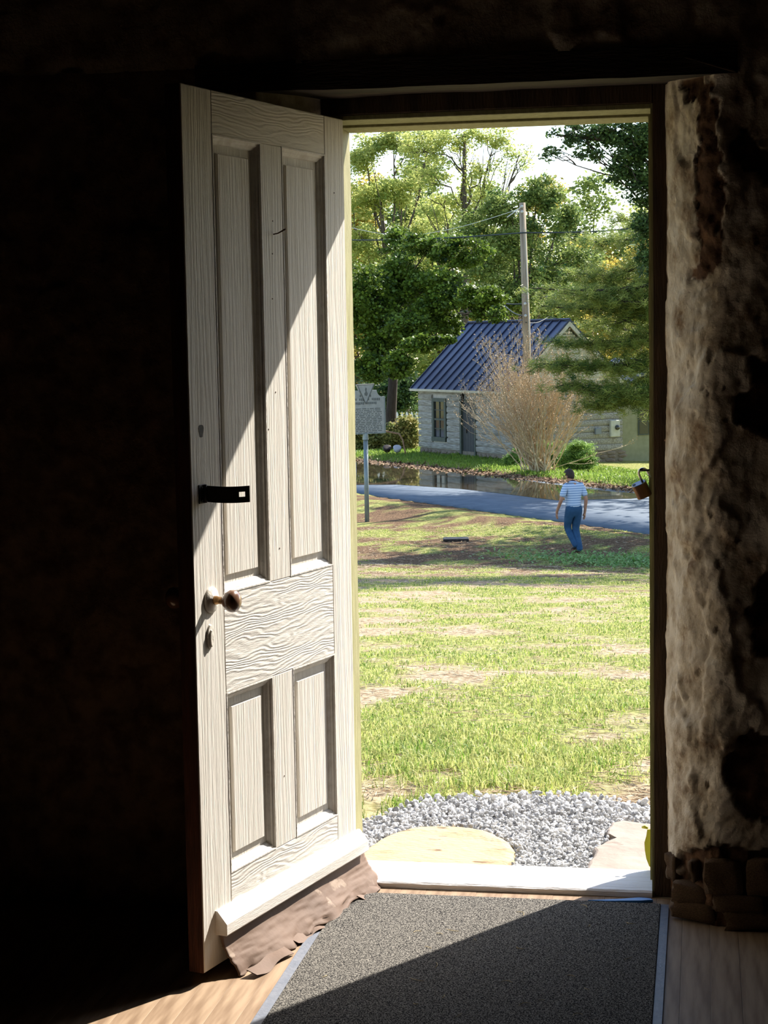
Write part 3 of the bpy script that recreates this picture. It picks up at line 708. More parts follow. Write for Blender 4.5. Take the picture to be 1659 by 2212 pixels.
# ------------------------------------------------------------------ grass
def blades(n, xr, yr, hmul, wmul, mask, seed, dens_far=1.0):
    g = np.random.default_rng(seed); P = []
    y = yr[0]+(yr[1]-yr[0])*g.random(n)**dens_far
    xl = np.interp(y, *xr[0]); xh = np.interp(y, *xr[1]); x = xl+(xh-xl)*g.random(n)
    keep = [];
    for i in range(n):
        m = mask(x[i], y[i]); keep.append(g.random() < m)
    keep = np.array(keep); x = x[keep]; y = y[keep]; k = len(x)
    z = np.array([gz(a, b_) for a, b_ in zip(x, y)])
    return x, y, z, g
def grass_mesh(name, x, y, z, g, h0, w0, mat, parent=None):
    k = len(x); an = g.random(k)*6.283; le = g.random(k)*1.25+.15
    h = h0*(.45+.9*g.random(k))*np.array([1+.55*nz(a, b_, 5, 1.7) for a, b_ in zip(x, y)]); w = w0*(.6+.7*g.random(k))
    dx, dy = np.cos(an), np.sin(an); b2 = g.random(k)*6.283; lx, ly = np.cos(b2)*le, np.sin(b2)*le
    B = np.stack([x, y, z-.01], 1)
    V = np.zeros((k, 5, 3)); side = np.stack([dx*w, dy*w, np.zeros(k)], 1)
    mid = B+np.stack([lx*h*.25, ly*h*.25, h*.6], 1); tip = B+np.stack([lx*h*.8, ly*h*.8, h*(1-.35*le)], 1)
    V[:, 0] = B-side; V[:, 1] = B+side; V[:, 2] = mid+side*.75; V[:, 3] = mid-side*.75; V[:, 4] = tip
    idx = np.arange(k)[:, None]*5
    F = np.concatenate([idx+np.array([[0, 1, 2]]), idx+np.array([[0, 2, 3]]), idx+np.array([[3, 2, 4]])])
    t = np.repeat(np.clip(g.normal(.44, .26, k)+np.array([.22*nz(a, b_, 0, 2.3) for a, b_ in zip(x, y)]), 0, 1), 5)
    return npmesh(name, V.reshape(-1, 3), F, mat, parent, attr=t, k=3)
m_grass = leafmat('lawn_grass', (.075, .18, .010), (.32, .42, .035), (.55, .51, .16), .45)
m_litter = M('straw_litter', (.46, .37, .24), (.24, .16, .09), 3, .9)
XL_ = ([1.2, 8, 31], [-1.9, -4.2, -11.5]); XH_ = ([1.2, 8, 31], [.7, 1.8, 3.5])
x, y, z, g = blades(520000, (XL_, XH_), (.80, 36), 1, 1, lambda a, b_: min(1., max(0, green(a, b_)-.30)*2.2) if not in_poly(a, b_, gb_poly) and rq(a, b_) < QN-.05 else 0, 3, 1.55)
d = y+4.7; hh = .035+.045*np.clip((8-y)/7, 0, 1)
grass = grass_mesh('grass', x, y, z, g, np.clip(.036+.022*np.clip((5-y)/4, 0, 1), .034, .07), .0013+.00019*d, m_grass); tag(grass, 'thin sunlit grass growing over the sloping lawn', 'grass', kind='stuff')
x, y, z, g = blades(60000, ((([1.2, 8, 36]), ([-1.9, -4.2, -12])), (([1.2, 8, 36]), ([.7, 1.8, 3.5]))), (1.25, 36), 1, 1, lambda a, b_: .8*(1-green(a, b_)) if not in_poly(a, b_, gb_poly) and rq(a, b_) < QN-.3 else 0, 9, 1.4)
k = len(x); an = g.random(k)*6.283; Lh = .015+.03*g.random(k)+.0008*y; ww = .0012+.0002*y
V = np.zeros((k, 4, 3)); c, s = np.cos(an), np.sin(an); B = np.stack([x, y, z+.006+.01*g.random(k)], 1)
V[:, 0] = B-np.stack([c*Lh, s*Lh, 0*c-.003], 1); V[:, 2] = B+np.stack([c*Lh, s*Lh, 0*c+.004], 1); V[:, 1] = B+np.stack([-s*ww, c*ww, 0*c+.003], 1); V[:, 3] = B-np.stack([-s*ww, c*ww, 0*c], 1)
lit = npmesh('straw_litter', V.reshape(-1, 3), np.arange(k*4).reshape(-1, 4), m_litter); tag(lit, 'dry straw and leaf litter on the bare earth of the lawn', 'litter', kind='stuff')
# verge across the road
g = np.random.default_rng(21); k = 48000
q = QF+.5+g.random(k)**.8*5.5; s = -56+g.random(k)*32
x = RN[0]*q+RD[0]*s; y = RN[1]*q+RD[1]*s; z = np.array([gz(a, b_) for a, b_ in zip(x, y)])
verge = grass_mesh('verge_grass', x, y, z, g, .13, .016, leafmat('verge_grass', (.10, .20, .02), (.26, .36, .05), None, .4)); tag(verge, 'bright green grass on the verge before the log house', 'grass', kind='stuff')
# low leafy weeds by the walking person
g = np.random.default_rng(31); k = 2400; c0 = onz(1350, 1215, ZG)
x = c0[0]+g.normal(0, 1.1, k); y = c0[1]+g.normal(0, .55, k)-.35*(x-c0[0]); z = np.array([gz(a, b_) for a, b_ in zip(x, y)])+g.random(k)*.10
an = g.random(k)*6.283; ti = g.normal(0, .5, k); L = .028+.02*g.random(k); V = np.zeros((k, 4, 3)); B = np.stack([x, y, z], 1); dv = np.stack([np.cos(an), np.sin(an), ti], 1)*L[:, None]; sv = np.stack([-np.sin(an), np.cos(an), g.normal(0, .3, k)], 1)*L[:, None]*.6
V[:, 0] = B-dv; V[:, 1] = B+sv; V[:, 2] = B+dv; V[:, 3] = B-sv
wd = npmesh('ground_weeds', V.reshape(-1, 3), np.arange(k*4).reshape(-1, 4), leafmat('weed_leaf', (.08, .20, .03), (.30, .46, .16), None, .4), attr=np.repeat(g.random(k), 4)); tag(wd, 'patch of low leafy green weeds on the lawn near the walking person', 'weeds', kind='stuff')
p = onz(985, 1167, ZG+.02); o = MB().rbox(-.28, .28, -.16, .16, -.02, .07, .02).build('drain_cover', m_iron); o.location = (p[0], p[1], gz(p[0], p[1])); o.rotation_euler = (.04, 0, .15); tag(o, 'small black drain cover lying in the lawn', 'drain cover')
# mud along the far kerb
g = np.random.default_rng(41); k = 5000; q = QF+g.normal(.15, .28, k); s = -56+g.random(k)*30; x = RN[0]*q+RD[0]*s; y = RN[1]*q+RD[1]*s
z = np.array([max(gz(a, b_), ZG+.03) for a, b_ in zip(x, y)])+.02*g.random(k); an = g.random(k)*6.283; L = .03+.05*g.random(k); V = np.zeros((k, 4, 3)); B = np.stack([x, y, z], 1); dv = np.stack([np.cos(an), np.sin(an), g.normal(0, .4, k)], 1)*L[:, None]; sv = np.stack([-np.sin(an), np.cos(an), g.normal(0, .4, k)], 1)*L[:, None]*.5
V[:, 0] = B-dv; V[:, 1] = B+sv; V[:, 2] = B+dv; V[:, 3] = B-sv
o = npmesh('leaf_litter', V.reshape(-1, 3), np.arange(k*4).reshape(-1, 4), M('brown_leaf', (.16, .09, .05), (.30, .2, .12), 3, .9)); tag(o, 'fallen brown leaves and mud along the edge of the puddle', 'leaves', kind='stuff')
# yellow flap on the outside of the latch jamb
fz = [ony(px, py, .246) for px, py in [(1411, 1790), (1398, 1792), (1396, 1806), (1392, 1820), (1393, 1836), (1396, 1854), (1402, 1870), (1408, 1876), (1412, 1876)]]
fl = empty('plastic_flap', (0, 0, 0)); tag(fl, 'yellow-green plastic flap hanging on the frame beside the buff flagstone', 'flap')
m_yel = leafmat('yellow_plastic', (.44, .41, .05), (.44, .41, .05), None, .3)
MB().prism([(p[0], p[2]) for p in fz], lambda x, z: (x, .244+.02*(x+.135), z), lambda x, z: (x, .248+.02*(x+.135), z)).build('flap_body', m_yel, fl)
a = ony(1393, 1788, .246)
MB().tube([(a[0]+.008, .246, a[2]-.001), (a[0], .250, a[2]+.001), (a[0]-.008, .253, a[2]-.001)], [.003, .005, .003], 8).build('flap_tab', m_yel, fl, True)
# ------------------------------------------------------------------ log house (local: x along the front, y into its depth)
HA = onz(905, 983, ZG); HB = onz(1105, 1003, ZG); ha = HB-HA; HL = float(np.linalg.norm(ha)); ha /= HL
HW = 4.69; EH, AH = 2.61, 4.81
house = empty('log_house', HA, math.atan2(ha[1], ha[0])); tag(house, 'small whitewashed log house with a blue metal roof across the road', 'house')
m_log = M('weathered_log', (.38, .37, .335), (.19, .175, .15), 3, .9, .6, 10, (1, 8, 8), lo=.35, hi=.65)
m_chink = M('lime_chinking', (.52, .50, .46), (.42, .40, .36), 8, .95, .4, 30)
m_found = M('foundation_mortar', (.22, .19, .15), (.16, .13, .10), 8, .95)
m_roof = M('blue_standing_seam_metal', (.055, .066, .115), (.085, .097, .155), 2, .42, spec=.5, metal=.35)
m_seam = M('dark_roof_seam', (.03, .04, .08), (.045, .055, .10), 6, .45, metal=.35)
m_trimw = M('cream_trim', (.55, .52, .42), (.45, .42, .33), 6, .7)
m_hgreen = M('grey_green_joinery', (.055, .068, .055), (.075, .088, .07), 6, .6)
m_hdoor = M('dark_plank_door', (.035, .038, .042), (.055, .058, .06), 6, .6, .3, 20, (8, 8, 1))
m_glass = M('dark_window_glass', (.02, .022, .025), None, rough=.06, spec=.8)
MB().box(.07, HL-.07, .07, HW-.07, -.6, EH).build('wall_core', m_chink, house)
MB().prism([(.07, EH), (HW-.07, EH), (HW/2, AH-.1)], lambda y, z: (HL-.16, y, z), lambda y, z: (HL-.08, y, z)).build('gable_core', m_chink, house)
MB().prism([(.07, EH), (HW-.07, EH), (HW/2, AH-.1)], lambda y, z: (.08, y, z), lambda y, z: (.16, y, z)).build('gable_core', m_chink, house)
R = random.Random(3)
WIN = (1.03, 2.03, .58, 2.16); DOR = (3.05, 4.03, .05, 2.08)
def log(fn, a0, a1, z0, z1, seed):
    n = max(2, int((a1-a0)/.35)); vs = []; fs = []; P = [(0.01, .02), (-.05, .01), (-.065, .3), (-.062, .7), (-.045, .97), (.01, .98)]
    for i in range(n+1):
        a = a0+(a1-a0)*i/n
        for dp, t in P: vs.append(fn(a, dp+.012*nz(a, t, seed, 1.6), z0+(z1-z0)*t+.018*nz(a, 3, seed, 1.3)))
    k = len(P)
    for i in range(n):
        for j in range(k-1): fs.append((i*k+j, i*k+j+1, i*k+k+j+1, i*k+k+j))
        fs.append((i*k+k-1, i*k, i*k+k, i*k+2*k-1))
    fs += [tuple(range(k)), tuple(n*k+j for j in range(k-1, -1, -1))]
    return MB().add(vs, fs).build('log', m_log, house)
ff = lambda a, d, z: (a, d+.06, z)
fg = lambda a, d, z: (HL-.06-d, a, z)
NR = 10; zb = .30; dz = (2.52-zb)/NR
for r in range(NR):
    z0 = zb+dz*r+.012; z1 = zb+dz*(r+1)-.018*R.random(); mid = (z0+z1)/2
    cuts = [(0., HL)]
    for w in (WIN, DOR):
        if w[2]-.1 < mid < w[3]+.06:
            nc = []
            for c in cuts:
                if c[0] < w[0] < c[1]: nc += [(c[0], w[0]-.04), (w[1]+.04, c[1])]
                else: nc.append(c)
            cuts = nc
    for c in cuts: log(ff, c[0], c[1], z0, z1, r*7+c[0])
    log(fg, .0, HW, z0-.0, z1, r*11+50)
for r in range(6):  # gable weatherboards above the eaves
    z0 = EH+.02+r*.28; z1 = z0+.29; t0 = (z0-EH)/(AH-EH)*HW/2; t1 = (z1-EH)/(AH-EH)*HW/2
    if z1 > AH-.22: z1 = AH-.22; t1 = (z1-EH)/(AH-EH)*HW/2
    MB().prism([(t0+.06, z0), (HW-t0-.06, z0), (HW-t1-.06, z1), (t1+.06, z1)], lambda y, z: (HL-.09, y, z), lambda y, z: (HL-.03-.03*((z-z0)/.29), y, z)).build('weatherboard', m_trimw, house)
# louvred vent at the peak
lz = 4.18; MB().prism([(HW/2-.50, lz), (HW/2+.50, lz), (HW/2, lz+.46)], lambda y, z: (HL-.04, y, z), lambda y, z: (HL+.02, y, z)).build('gable_vent', M('vent_slats', (.26, .27, .2), (.18, .19, .14), 10, .8), house)
for zz in (4.22, 4.33, 4.44): 
    w = .5*(1-(zz-lz)/.46)-.04; MB().box(HL+.02, HL+.045, HW/2-w, HW/2+w, zz, zz+.05).build('vent_slat', m_trimw, house)
# stone foundation
m_fst = M('foundation_stone', (.26, .21, .16), (.14, .11, .085), 5, .95, .5, 20)
MB().box(.03, HL-.03, .04, HW-.03, -.7, .30).build('foundation', m_found, house)
fm = [rock(300+i, 1, .2) for i in range(4)]
for me in fm: me.materials.append(m_fst)
def fstone(loc, sc):
    o = bpy.data.objects.new('stone', R.choice(fm)); COL.objects.link(o); o.parent = house; o.location = loc; o.scale = sc; o.rotation_euler = (0, R.uniform(-.15, .15), 0)
for row, zz in enumerate((.06, .2)):
    a = .1
    while a < HL-.1:
        w = R.uniform(.10, .24)
        if not (DOR[0]-.1 < a+w < DOR[1]+.1): fstone((a+w, .03, zz), (w, .05, .075))
        a += 2*w+.02
for row, zz in enumerate((-.34, -.2, -.06, .08, .2)):
    a = .1
    while a < HW-.1: w = R.uniform(.12, .28); fstone((HL-.03, a+w, zz), (.05, w, .08)); a += 2*w+.02
# roof: panels with raised seams, both slopes, eave boards
OV = .18; slope = (AH-EH)/(HW/2); x0 = -.16; x1 = HL+.14; NP = 13; pw = (x1-x0)/NP
def rz(y): return EH+.08+slope*(y if y <= HW/2 else HW-y)
roof = MB().prism([(-OV, rz(-OV)-.08), (HW/2, rz(HW/2)-.09), (HW+OV, rz(HW+OV)-.08), (HW+OV, rz(HW+OV)-.02), (HW/2, rz(HW/2)-.02), (-OV, rz(-OV)-.02)], lambda y, z: (x0+.02, y, z), lambda y, z: (x1-.02, y, z)).build('roof', m_trimw, house)
for i in range(NP):
    for (ya, yb) in ((-OV-.04, HW/2), (HW/2, HW+OV+.04)):
        xa, xb = x0+i*pw, x0+(i+1)*pw
        MB().hexa([(xa+.01, ya, rz(ya)-.02), (xb-.01, ya, rz(ya)-.02), (xb-.01, yb, rz(yb)-.02), (xa+.01, yb, rz(yb)-.02), (xa+.01, ya, rz(ya)), (xb-.01, ya, rz(ya)), (xb-.01, yb, rz(yb)), (xa+.01, yb, rz(yb))]).build('roof_panel', m_roof, roof)
for i in range(NP+1):
    for (ya, yb) in ((-OV-.05, HW/2), (HW/2, HW+OV+.05)):
        xa = x0+i*pw; w = .022
        MB().hexa([(xa-w, ya, rz(ya)-.01), (xa+w, ya, rz(ya)-.01), (xa+w, yb, rz(yb)-.01), (xa-w, yb, rz(yb)-.01), (xa-w, ya, rz(ya)+.055), (xa+w, ya, rz(ya)+.055), (xa+w, yb, rz(yb)+.055), (xa-w, yb, rz(yb)+.055)]).build('roof_seam', m_seam, roof)
MB().tube([(x0-.02, HW/2, rz(HW/2)+.03), (x1+.02, HW/2, rz(HW/2)+.03)], .05, 8).build('ridge_cap', m_seam, roof)
MB().rbox(x0-.06, x1, -OV-.07, -OV-.02, rz(-OV)-.12, rz(-OV)-.03, .01).build('eave_board', m_trimw, house)
for (ya, yb) in ((-OV, HW/2), (HW+OV, HW/2)):
    MB().hexa([(x1-.02, ya, rz(ya)-.20), (x1+.03, ya, rz(ya)-.20), (x1+.03, yb, rz(yb)-.20), (x1-.02, yb, rz(yb)-.20), (x1-.02, ya, rz(ya)-.03), (x1+.03, ya, rz(ya)-.03), (x1+.03, yb, rz(yb)-.03), (x1-.02, yb, rz(yb)-.03)]).build('rake_board', m_trimw, house)
# sash window
def sash(fn, x0_, x1_, z0_, z1_, par):
    w = empty('window', (0, 0, 0)); w.parent = par
    def fb(nm, a, c, d0, d1, e, f_, mt): 
        MB().hexa([fn(a, d0, e), fn(c, d0, e), fn(c, d1, e), fn(a, d1, e), fn(a, d0, f_), fn(c, d0, f_), fn(c, d1, f_), fn(a, d1, f_)]).build(nm, mt, w)
    t = .13
    fb('casing', x0_, x0_+t, -.02, .06, z0_, z1_, m_hgreen); fb('casing', x1_-t, x1_, -.02, .06, z0_, z1_, m_hgreen); fb('casing', x0_+t, x1_-t, -.02, .06, z1_-t, z1_, m_hgreen); fb('window_sill', x0_, x1_, -.05, .06, z0_, z0_+.16, m_hgreen)
    zm = (z0_+.16+z1_-t)/2; xm = (x0_+x1_)/2
    fb('meeting_rail', x0_+t, x1_-t, .0, .05, zm-.035, zm+.035, m_hgreen); fb('glazing_bar', xm-.018, xm+.018, .01, .05, z0_+.16, z1_-t, m_hgreen)
    for (za, zb_) in ((z0_+.16, zm-.035), (zm+.035, z1_-t)):
        for (xa, xb) in ((x0_+t, xm-.018), (xm+.018, x1_-t)):
            zc = (za+zb_)/2; fb('pane', xa, xb, .035, .045, za, zc-.012, m_glass); fb('pane', xa, xb, .035, .045, zc+.012, zb_, m_glass); fb('glazing_bar', xa, xb, .012, .048, zc-.012, zc+.012, m_hgreen)
sash(lambda a, d, z: (a, d, z), *WIN, house)
MB().box(WIN[0], WIN[1], .05, .08, WIN[2], WIN[3]).build('reveal', m_hgreen, house)
gw = (1.05, 1.75, 1.1, 2.3); sash(lambda a, d, z: (HL-d, a, z), *gw, house)
# plank door with frame
MB().box(DOR[0]-.05, DOR[0]+.06, -.02, .10, DOR[2], DOR[3]+.08).build('door_post', m_hgreen, house); MB().box(DOR[1]-.03, DOR[1]+.05, -.02, .10, DOR[2], DOR[3]+.08).build('door_post', m_hgreen, house); MB().box(DOR[0]+.06, DOR[1]-.03, -.02, .10, DOR[3], DOR[3]+.08).build('door_head', m_hgreen, house)
hd = empty('house_door', (0, 0, 0)); hd.parent = house
for i in range(5):
    xa = DOR[0]+.08+i*.174; MB().rbox(xa, xa+.168, .055, .085, DOR[2]+.02, DOR[3]-.02, .008).build('door_plank', m_hdoor, hd)
MB().rbox(DOR[0]+.32, DOR[0]+.36, .02, .05, .95, 1.12, .01).build('door_latch', m_iron, hd)
MB().rbox(DOR[0]-.1, DOR[1]+.1, -.22, .05, -.02, .05, .02).build('door_step', m_fst, house)
# lantern by the door
MB().lathe([(.01, .0), (.09, -.03), (.07, -.06), (.06, -.24), (.04, -.28), (.01, -.29)], (DOR[0]+.38, -.14, 2.36), (0, 0, 1), 8).build('lantern', m_iron, house); MB().tube([(DOR[0]+.38, -.14, 2.36), (DOR[0]+.38, -.10, 2.42), (DOR[0]+.38, .02, 2.4)], .014, 6).build('lantern_bracket', m_iron, house)
# meter boxes on the gable
m_mbox = M('pale_meter_box', (.50, .50, .44), (.44, .44, .38), 6, .6)
mbx = MB().rbox(HL, HL+.12, 4.10, 4.50, .77, 1.36, .015).build('meter_box', m_mbox, house); MB().lathe([(.09, 0), (.09, .05), (.07, .08), (.02, .09)], (HL+.12, 4.36, 1.1), (1, 0, 0), 14).build('meter_dial', m_glass, mbx, True)
MB().rbox(HL, HL+.10, 3.46, 3.71, .88, 1.11, .015).build('meter_box', M('grey_box', (.2, .22, .24), None, rough=.6), house)
# stucco annex past the gable
bdir = np.array([-ha[1], ha[0], 0]); AN = HB+bdir*(HW+.02)+ha*(-.25)
ann = empty('stucco_annex', (AN[0], AN[1], ZG-.5), math.atan2(ha[1], ha[0])+math.pi/2); tag(ann, 'pale green stucco annex with a small gable beside the log house', 'building')
m_stuc = M('pale_green_stucco', (.27, .27, .17), (.23, .23, .14), 5, .95, .2, 40)
mb = MB(); mb.box(0, 4.6, -.0, 3.2, -.4, 2.62); mb.build('annex_wall', m_stuc, ann)
MB().prism([(-.12, 2.6), (.42, 2.6), (.15, 2.86)], lambda x, z: (x, -.05, z), lambda x, z: (x, .3, z)).build('gable_cap', m_trimw, ann)
MB().prism([(-.2, 2.6), (2.3, 3.9), (4.8, 2.6), (4.8, 2.70), (2.3, 4.0), (-.2, 2.70)], lambda x, z: (x, .3, z), lambda x, z: (x, 3.4, z)).build('annex_roof', m_roof, ann)
wn = empty('annex_window', (0, 0, 0)); wn.parent = ann
MB().box(.83, 1.75, -.03, .02, 1.26, 2.25).build('window_frame', m_hgreen, wn)
for i in range(2):
    for j in range(2): MB().box(.88+.43*i, 1.27+.43*i, -.04, -.025, 1.31+.47*j, 1.74+.47*j).build('pane', m_glass, wn)

# ------------------------------------------------------------------ vegetation
def leaves(blobs, size, seed, ncl=26, spread=.22, flat=.5, aspect=.55):
    g = np.random.default_rng(seed); VS = []; TS = []
    for (c, r, n) in blobs:
        c = np.array(c); r = np.array(r)
        d = g.normal(size=(ncl, 3)); d /= np.linalg.norm(d, axis=1)[:, None]; cl = d*(g.random((ncl, 1))**.45)*.86
        pick = g.integers(0, ncl, n); p = c+(cl[pick]+g.normal(0, spread, (n, 3))*np.array([1, 1, .75]))*r
        u = g.normal(size=(n, 3)); u[:, 2] *= flat; u /= np.linalg.norm(u, axis=1)[:, None]
        w = g.normal(size=(n, 3)); w -= (w*u).sum(1)[:, None]*u; w /= np.linalg.norm(w, axis=1)[:, None]
        s = size*(.6+.8*g.random(n))[:, None]
        V = np.stack([p-u*s*.5, p+w*s*aspect*.5, p+u*s*.5, p-w*s*aspect*.5], 1); VS.append(V.reshape(-1, 3))
        ct = g.normal(.45, .16, ncl)[pick]; TS.append(np.repeat(np.clip(ct+g.normal(0, .16, n), 0, 1), 4))
    V = np.concatenate(VS); return V, np.arange(len(V)).reshape(-1, 4), np.concatenate(TS)
def bl(px, py, Y, rx, ry, n, dep=1.):
    if Y < 90: n = int(n*1.7)
    c = ony(px, py, Y); s = dist(c)/FPX; return (c, (rx*s, (rx+ry)/2*s*dep, ry*s), n)
def wig(a, c, n, amp, seed, sag=0.):
    a = np.array(a, float); c = np.array(c, float); out = []
    for i in range(n+1):
        t = i/n; p = a+(c-a)*t+np.array([nz(t*3, seed, 1), nz(t*3, seed, 5), nz(t*3, seed, 9)])*amp*math.sin(math.pi*min(1, t*1.1))
        p[2] -= sag*math.sin(math.pi*t); out.append(p)
    return out
m_bark = M('grey_brown_bark', (.12, .095, .07), (.07, .055, .04), 6, .95, .7, 14, (3, 3, .6)); m_barkd = M('dark_bark', (.05, .038, .028), (.03, .022, .017), 6, .95, .7, 14, (3, 3, .6))
def tree(name, label, cat, base, blobs, lm, size, trunk_r, seed, fork=.35, bark=None, group=None, ncl=26, spread=.22, twigs=3, tr_top=None, lean=None, aspect=.6):
    t = empty(name, base); tag(t, label, cat, group); B = np.array(base)
    top = np.mean([np.array(b[0]) for b in blobs], 0) if tr_top is None else np.array(tr_top)
    stem = wig([0, 0, -.4], top-B, 8, .35, seed); n = len(stem)
    MB().tube(stem, [trunk_r*(1-.75*i/(n-1)) for i in range(n)], 8).build('trunk', bark or m_bark, t, True)
    br = MB(); R_ = random.Random(seed)
    for k, (c, r, nn) in enumerate(blobs):
        h = min(.92, max(fork, R_.uniform(fork, .9))); a = stem[int(h*(n-1))]; r0 = trunk_r*(1-.75*h)*.55
        c = np.array(c)-B; path = wig(a, c, 6, .5, seed+k*3.1); br.tube(path, [r0*(1-.8*i/6) for i in range(7)], 5, False)
        for q in range(twigs):
            d = np.array([R_.gauss(0, 1), R_.gauss(0, 1), R_.gauss(.2, .8)]); d /= np.linalg.norm(d); e = c+d*np.array(r)*.8
            br.tube(wig(path[R_.randint(3, 6)], e, 4, .25, seed+k+q*1.7), [r0*.3*(1-.8*i/4)+.006 for i in range(5)], 4, False)
    br.build('branches', bark or m_bark, t, fix=False)
    V, F, T = leaves(blobs, size, seed, ncl, spread, aspect=aspect)
    f = npmesh('foliage', V-B, F, lm, t, attr=T); f['kind'] = 'stuff'
    return t
lm_maple = leafmat('maple_leaf', (.010, .030, .004), (.034, .080, .008), (.17, .26, .025), .27)
lm_locust = leafmat('locust_leaf', (.16, .25, .05), (.38, .47, .13), (.55, .55, .14), .52)
lm_mid = leafmat('green_leaf', (.03, .085, .018), (.13, .22, .04), (.30, .36, .08), .42)
lm_dark = leafmat('dark_leaf', (.010, .028, .010), (.03, .065, .018), (.10, .17, .04), .25)
lm_pine = leafmat('pine_needle', (.028, .080, .014), (.12, .215, .035), (.36, .40, .08), .4)
lm_yel = leafmat('yellowing_leaf', (.14, .17, .03), (.34, .34, .06), (.60, .42, .06), .5)
lm_hedge = leafmat('hedge_leaf', (.06, .10, .018), (.26, .28, .05), (.45, .38, .12), .4)
lm_jun = leafmat('juniper_sprig', (.03, .11, .018), (.15, .32, .05), (.30, .46, .10), .35)

# maple left of the house
mb_ = onz(846, 985, ZG); mY = 63.
mbase = ony(846, 985, mY); mbase = (mbase[0], mbase[1], gz(mbase[0], mbase[1]))
Ym = 56.
MBL = [bl(*a) for a in [(800, 650, Ym, 60, 80, 5000), (870, 610, Ym+1, 70, 70, 5000), (950, 640, Ym, 75, 60, 5000), (1035, 650, Ym-1, 60, 42, 3400), (1075, 680, Ym-2, 30, 22, 600), (930, 530, Ym+2, 70, 36, 2400), (1000, 545, Ym+1, 70, 42, 2400), (815, 740, Ym, 55, 55, 3000), (880, 700, Ym-1, 60, 50, 2800), (960, 700, Ym, 45, 32, 1600), (855, 790, Ym-3, 42, 34, 2300), (800, 795, Ym-2, 40, 36, 2200), (905, 745, Ym-3, 40, 24, 1500), (960, 735, Ym-3, 26, 14, 500), (720, 620, Ym, 80, 80, 2600), (700, 720, Ym, 70, 70, 2000), (860, 520, Ym+3, 45, 40, 1200)]]
tree('maple_tree', 'dark green maple overhanging the left end of the blue roof', 'tree', mbase, MBL, lm_maple, .115, .26, 1, .62, m_barkd, ncl=44, spread=.15, aspect=.8, tr_top=ony(848, 570, mY))
# locust and other tall trees behind
def bbase(px, Y): p = ony(px, 960, Y); return (p[0], p[1], gz(p[0], p[1])-.1)
Yl = 86.
tree('locust_tree', 'tall pale yellow-green locust tree with feathery crown behind the maple', 'tree', bbase(880, Yl), [bl(*a) for a in [(790, 330, Yl, 50, 50, 2300), (850, 310, Yl, 50, 40, 1700), (800, 430, Yl, 60, 55, 2500), (870, 400, Yl, 55, 55, 2000), (790, 530, Yl, 50, 55, 2200), (900, 500, Yl, 55, 50, 1600), (720, 420, Yl, 70, 90, 2200), (840, 590, Yl, 70, 50, 2200), (730, 560, Yl, 60, 70, 1500), (930, 290, Yl, 50, 35, 900)]], lm_locust, .155, .34, 4, .3, ncl=36, spread=.16, aspect=.5)
Yo = 82.
tree('thin_oak_tree', 'tall open-crowned oak with bare crooked limbs against the sky', 'tree', bbase(1000, Yo), [bl(*a) for a in [(990, 300, Yo, 65, 45, 1700), (1070, 300, Yo, 50, 35, 900), (930, 370, Yo, 60, 50, 1300), (1040, 370, Yo, 60, 45, 900), (960, 450, Yo, 65, 45, 1500), (1050, 430, Yo, 50, 40, 900), (900, 310, Yo, 50, 45, 1200), (1120, 340, Yo, 50, 35, 500), (930, 530, Yo, 60, 40, 1200)]], lm_locust, .135, .30, 6, .45, m_bark, ncl=40, spread=.14, twigs=9, tr_top=ony(1003, 290, Yo), aspect=.5)
Yg = 76.
tree('green_tree', 'rounded green tree rising behind the ridge of the blue roof', 'tree', bbase(1120, Yg), [bl(*a) for a in [(1160, 420, Yg, 55, 45, 2400), (1080, 450, Yg, 50, 45, 1900), (1120, 520, Yg, 80, 65, 3000), (1210, 470, Yg, 50, 55, 2000), (1060, 570, Yg, 70, 70, 2800), (1180, 610, Yg, 80, 70, 3000), (1110, 650, Yg, 80, 60, 2600), (1020, 500, Yg, 45, 45, 1500), (1250, 560, Yg, 60, 60, 2000)]], lm_mid, .145, .30, 8, .35, ncl=34, spread=.17)
Yy = 72.
tree('yellowing_tree', 'autumn-yellow tree standing behind the pine boughs', 'tree', bbase(1390, Yy), [bl(*a) for a in [(1330, 620, Yy, 70, 60, 2200), (1390, 690, Yy, 70, 60, 2200), (1310, 710, Yy, 60, 50, 1800), (1380, 790, Yy, 60, 60, 2000), (1400, 560, Yy, 60, 60, 1800), (1460, 640, Yy, 70, 90, 2000), (1460, 780, Yy, 60, 70, 1200), (1290, 790, Yy, 40, 50, 1000)]], lm_yel, .13, .24, 10, .35, ncl=34, spread=.18)
# far woods, row by row
ri = 0
for Yf, lo, hi, step, top in ((98., 50, 1660, 90, 430), (112., -130, 1760, 116, 345)):
    px = lo
    while px < hi:
        R_ = random.Random(int(px+Yf)); tp = top+R_.uniform(-50, 60)+(70 if 1020 < px < 1420 else 0)
        tree('woodland_tree', ['leafy green tree in the woods far behind the house', 'pale green tree in the woods far behind the house', 'yellow-green tree in the woods far behind the house'][ri % 3], 'tree', bbase(px, Yf), [bl(px+R_.uniform(-30, 30), tp+55, Yf, 62, 55, 1300), bl(px-25, tp+150, Yf, 75, 70, 1500), bl(px+30, tp+250, Yf, 80, 80, 1500), bl(px-10, tp+360, Yf, 80, 80, 1300), bl(px+10, tp+460, Yf, 75, 60, 900)], (lm_mid, lm_locust, lm_yel)[ri % 3], .28, .26, 40+ri, .3, group=['green trees in the far woods', 'pale trees in the far woods', 'yellow-green trees in the far woods'][ri % 3], spread=.2)
        ri += 1; px += step
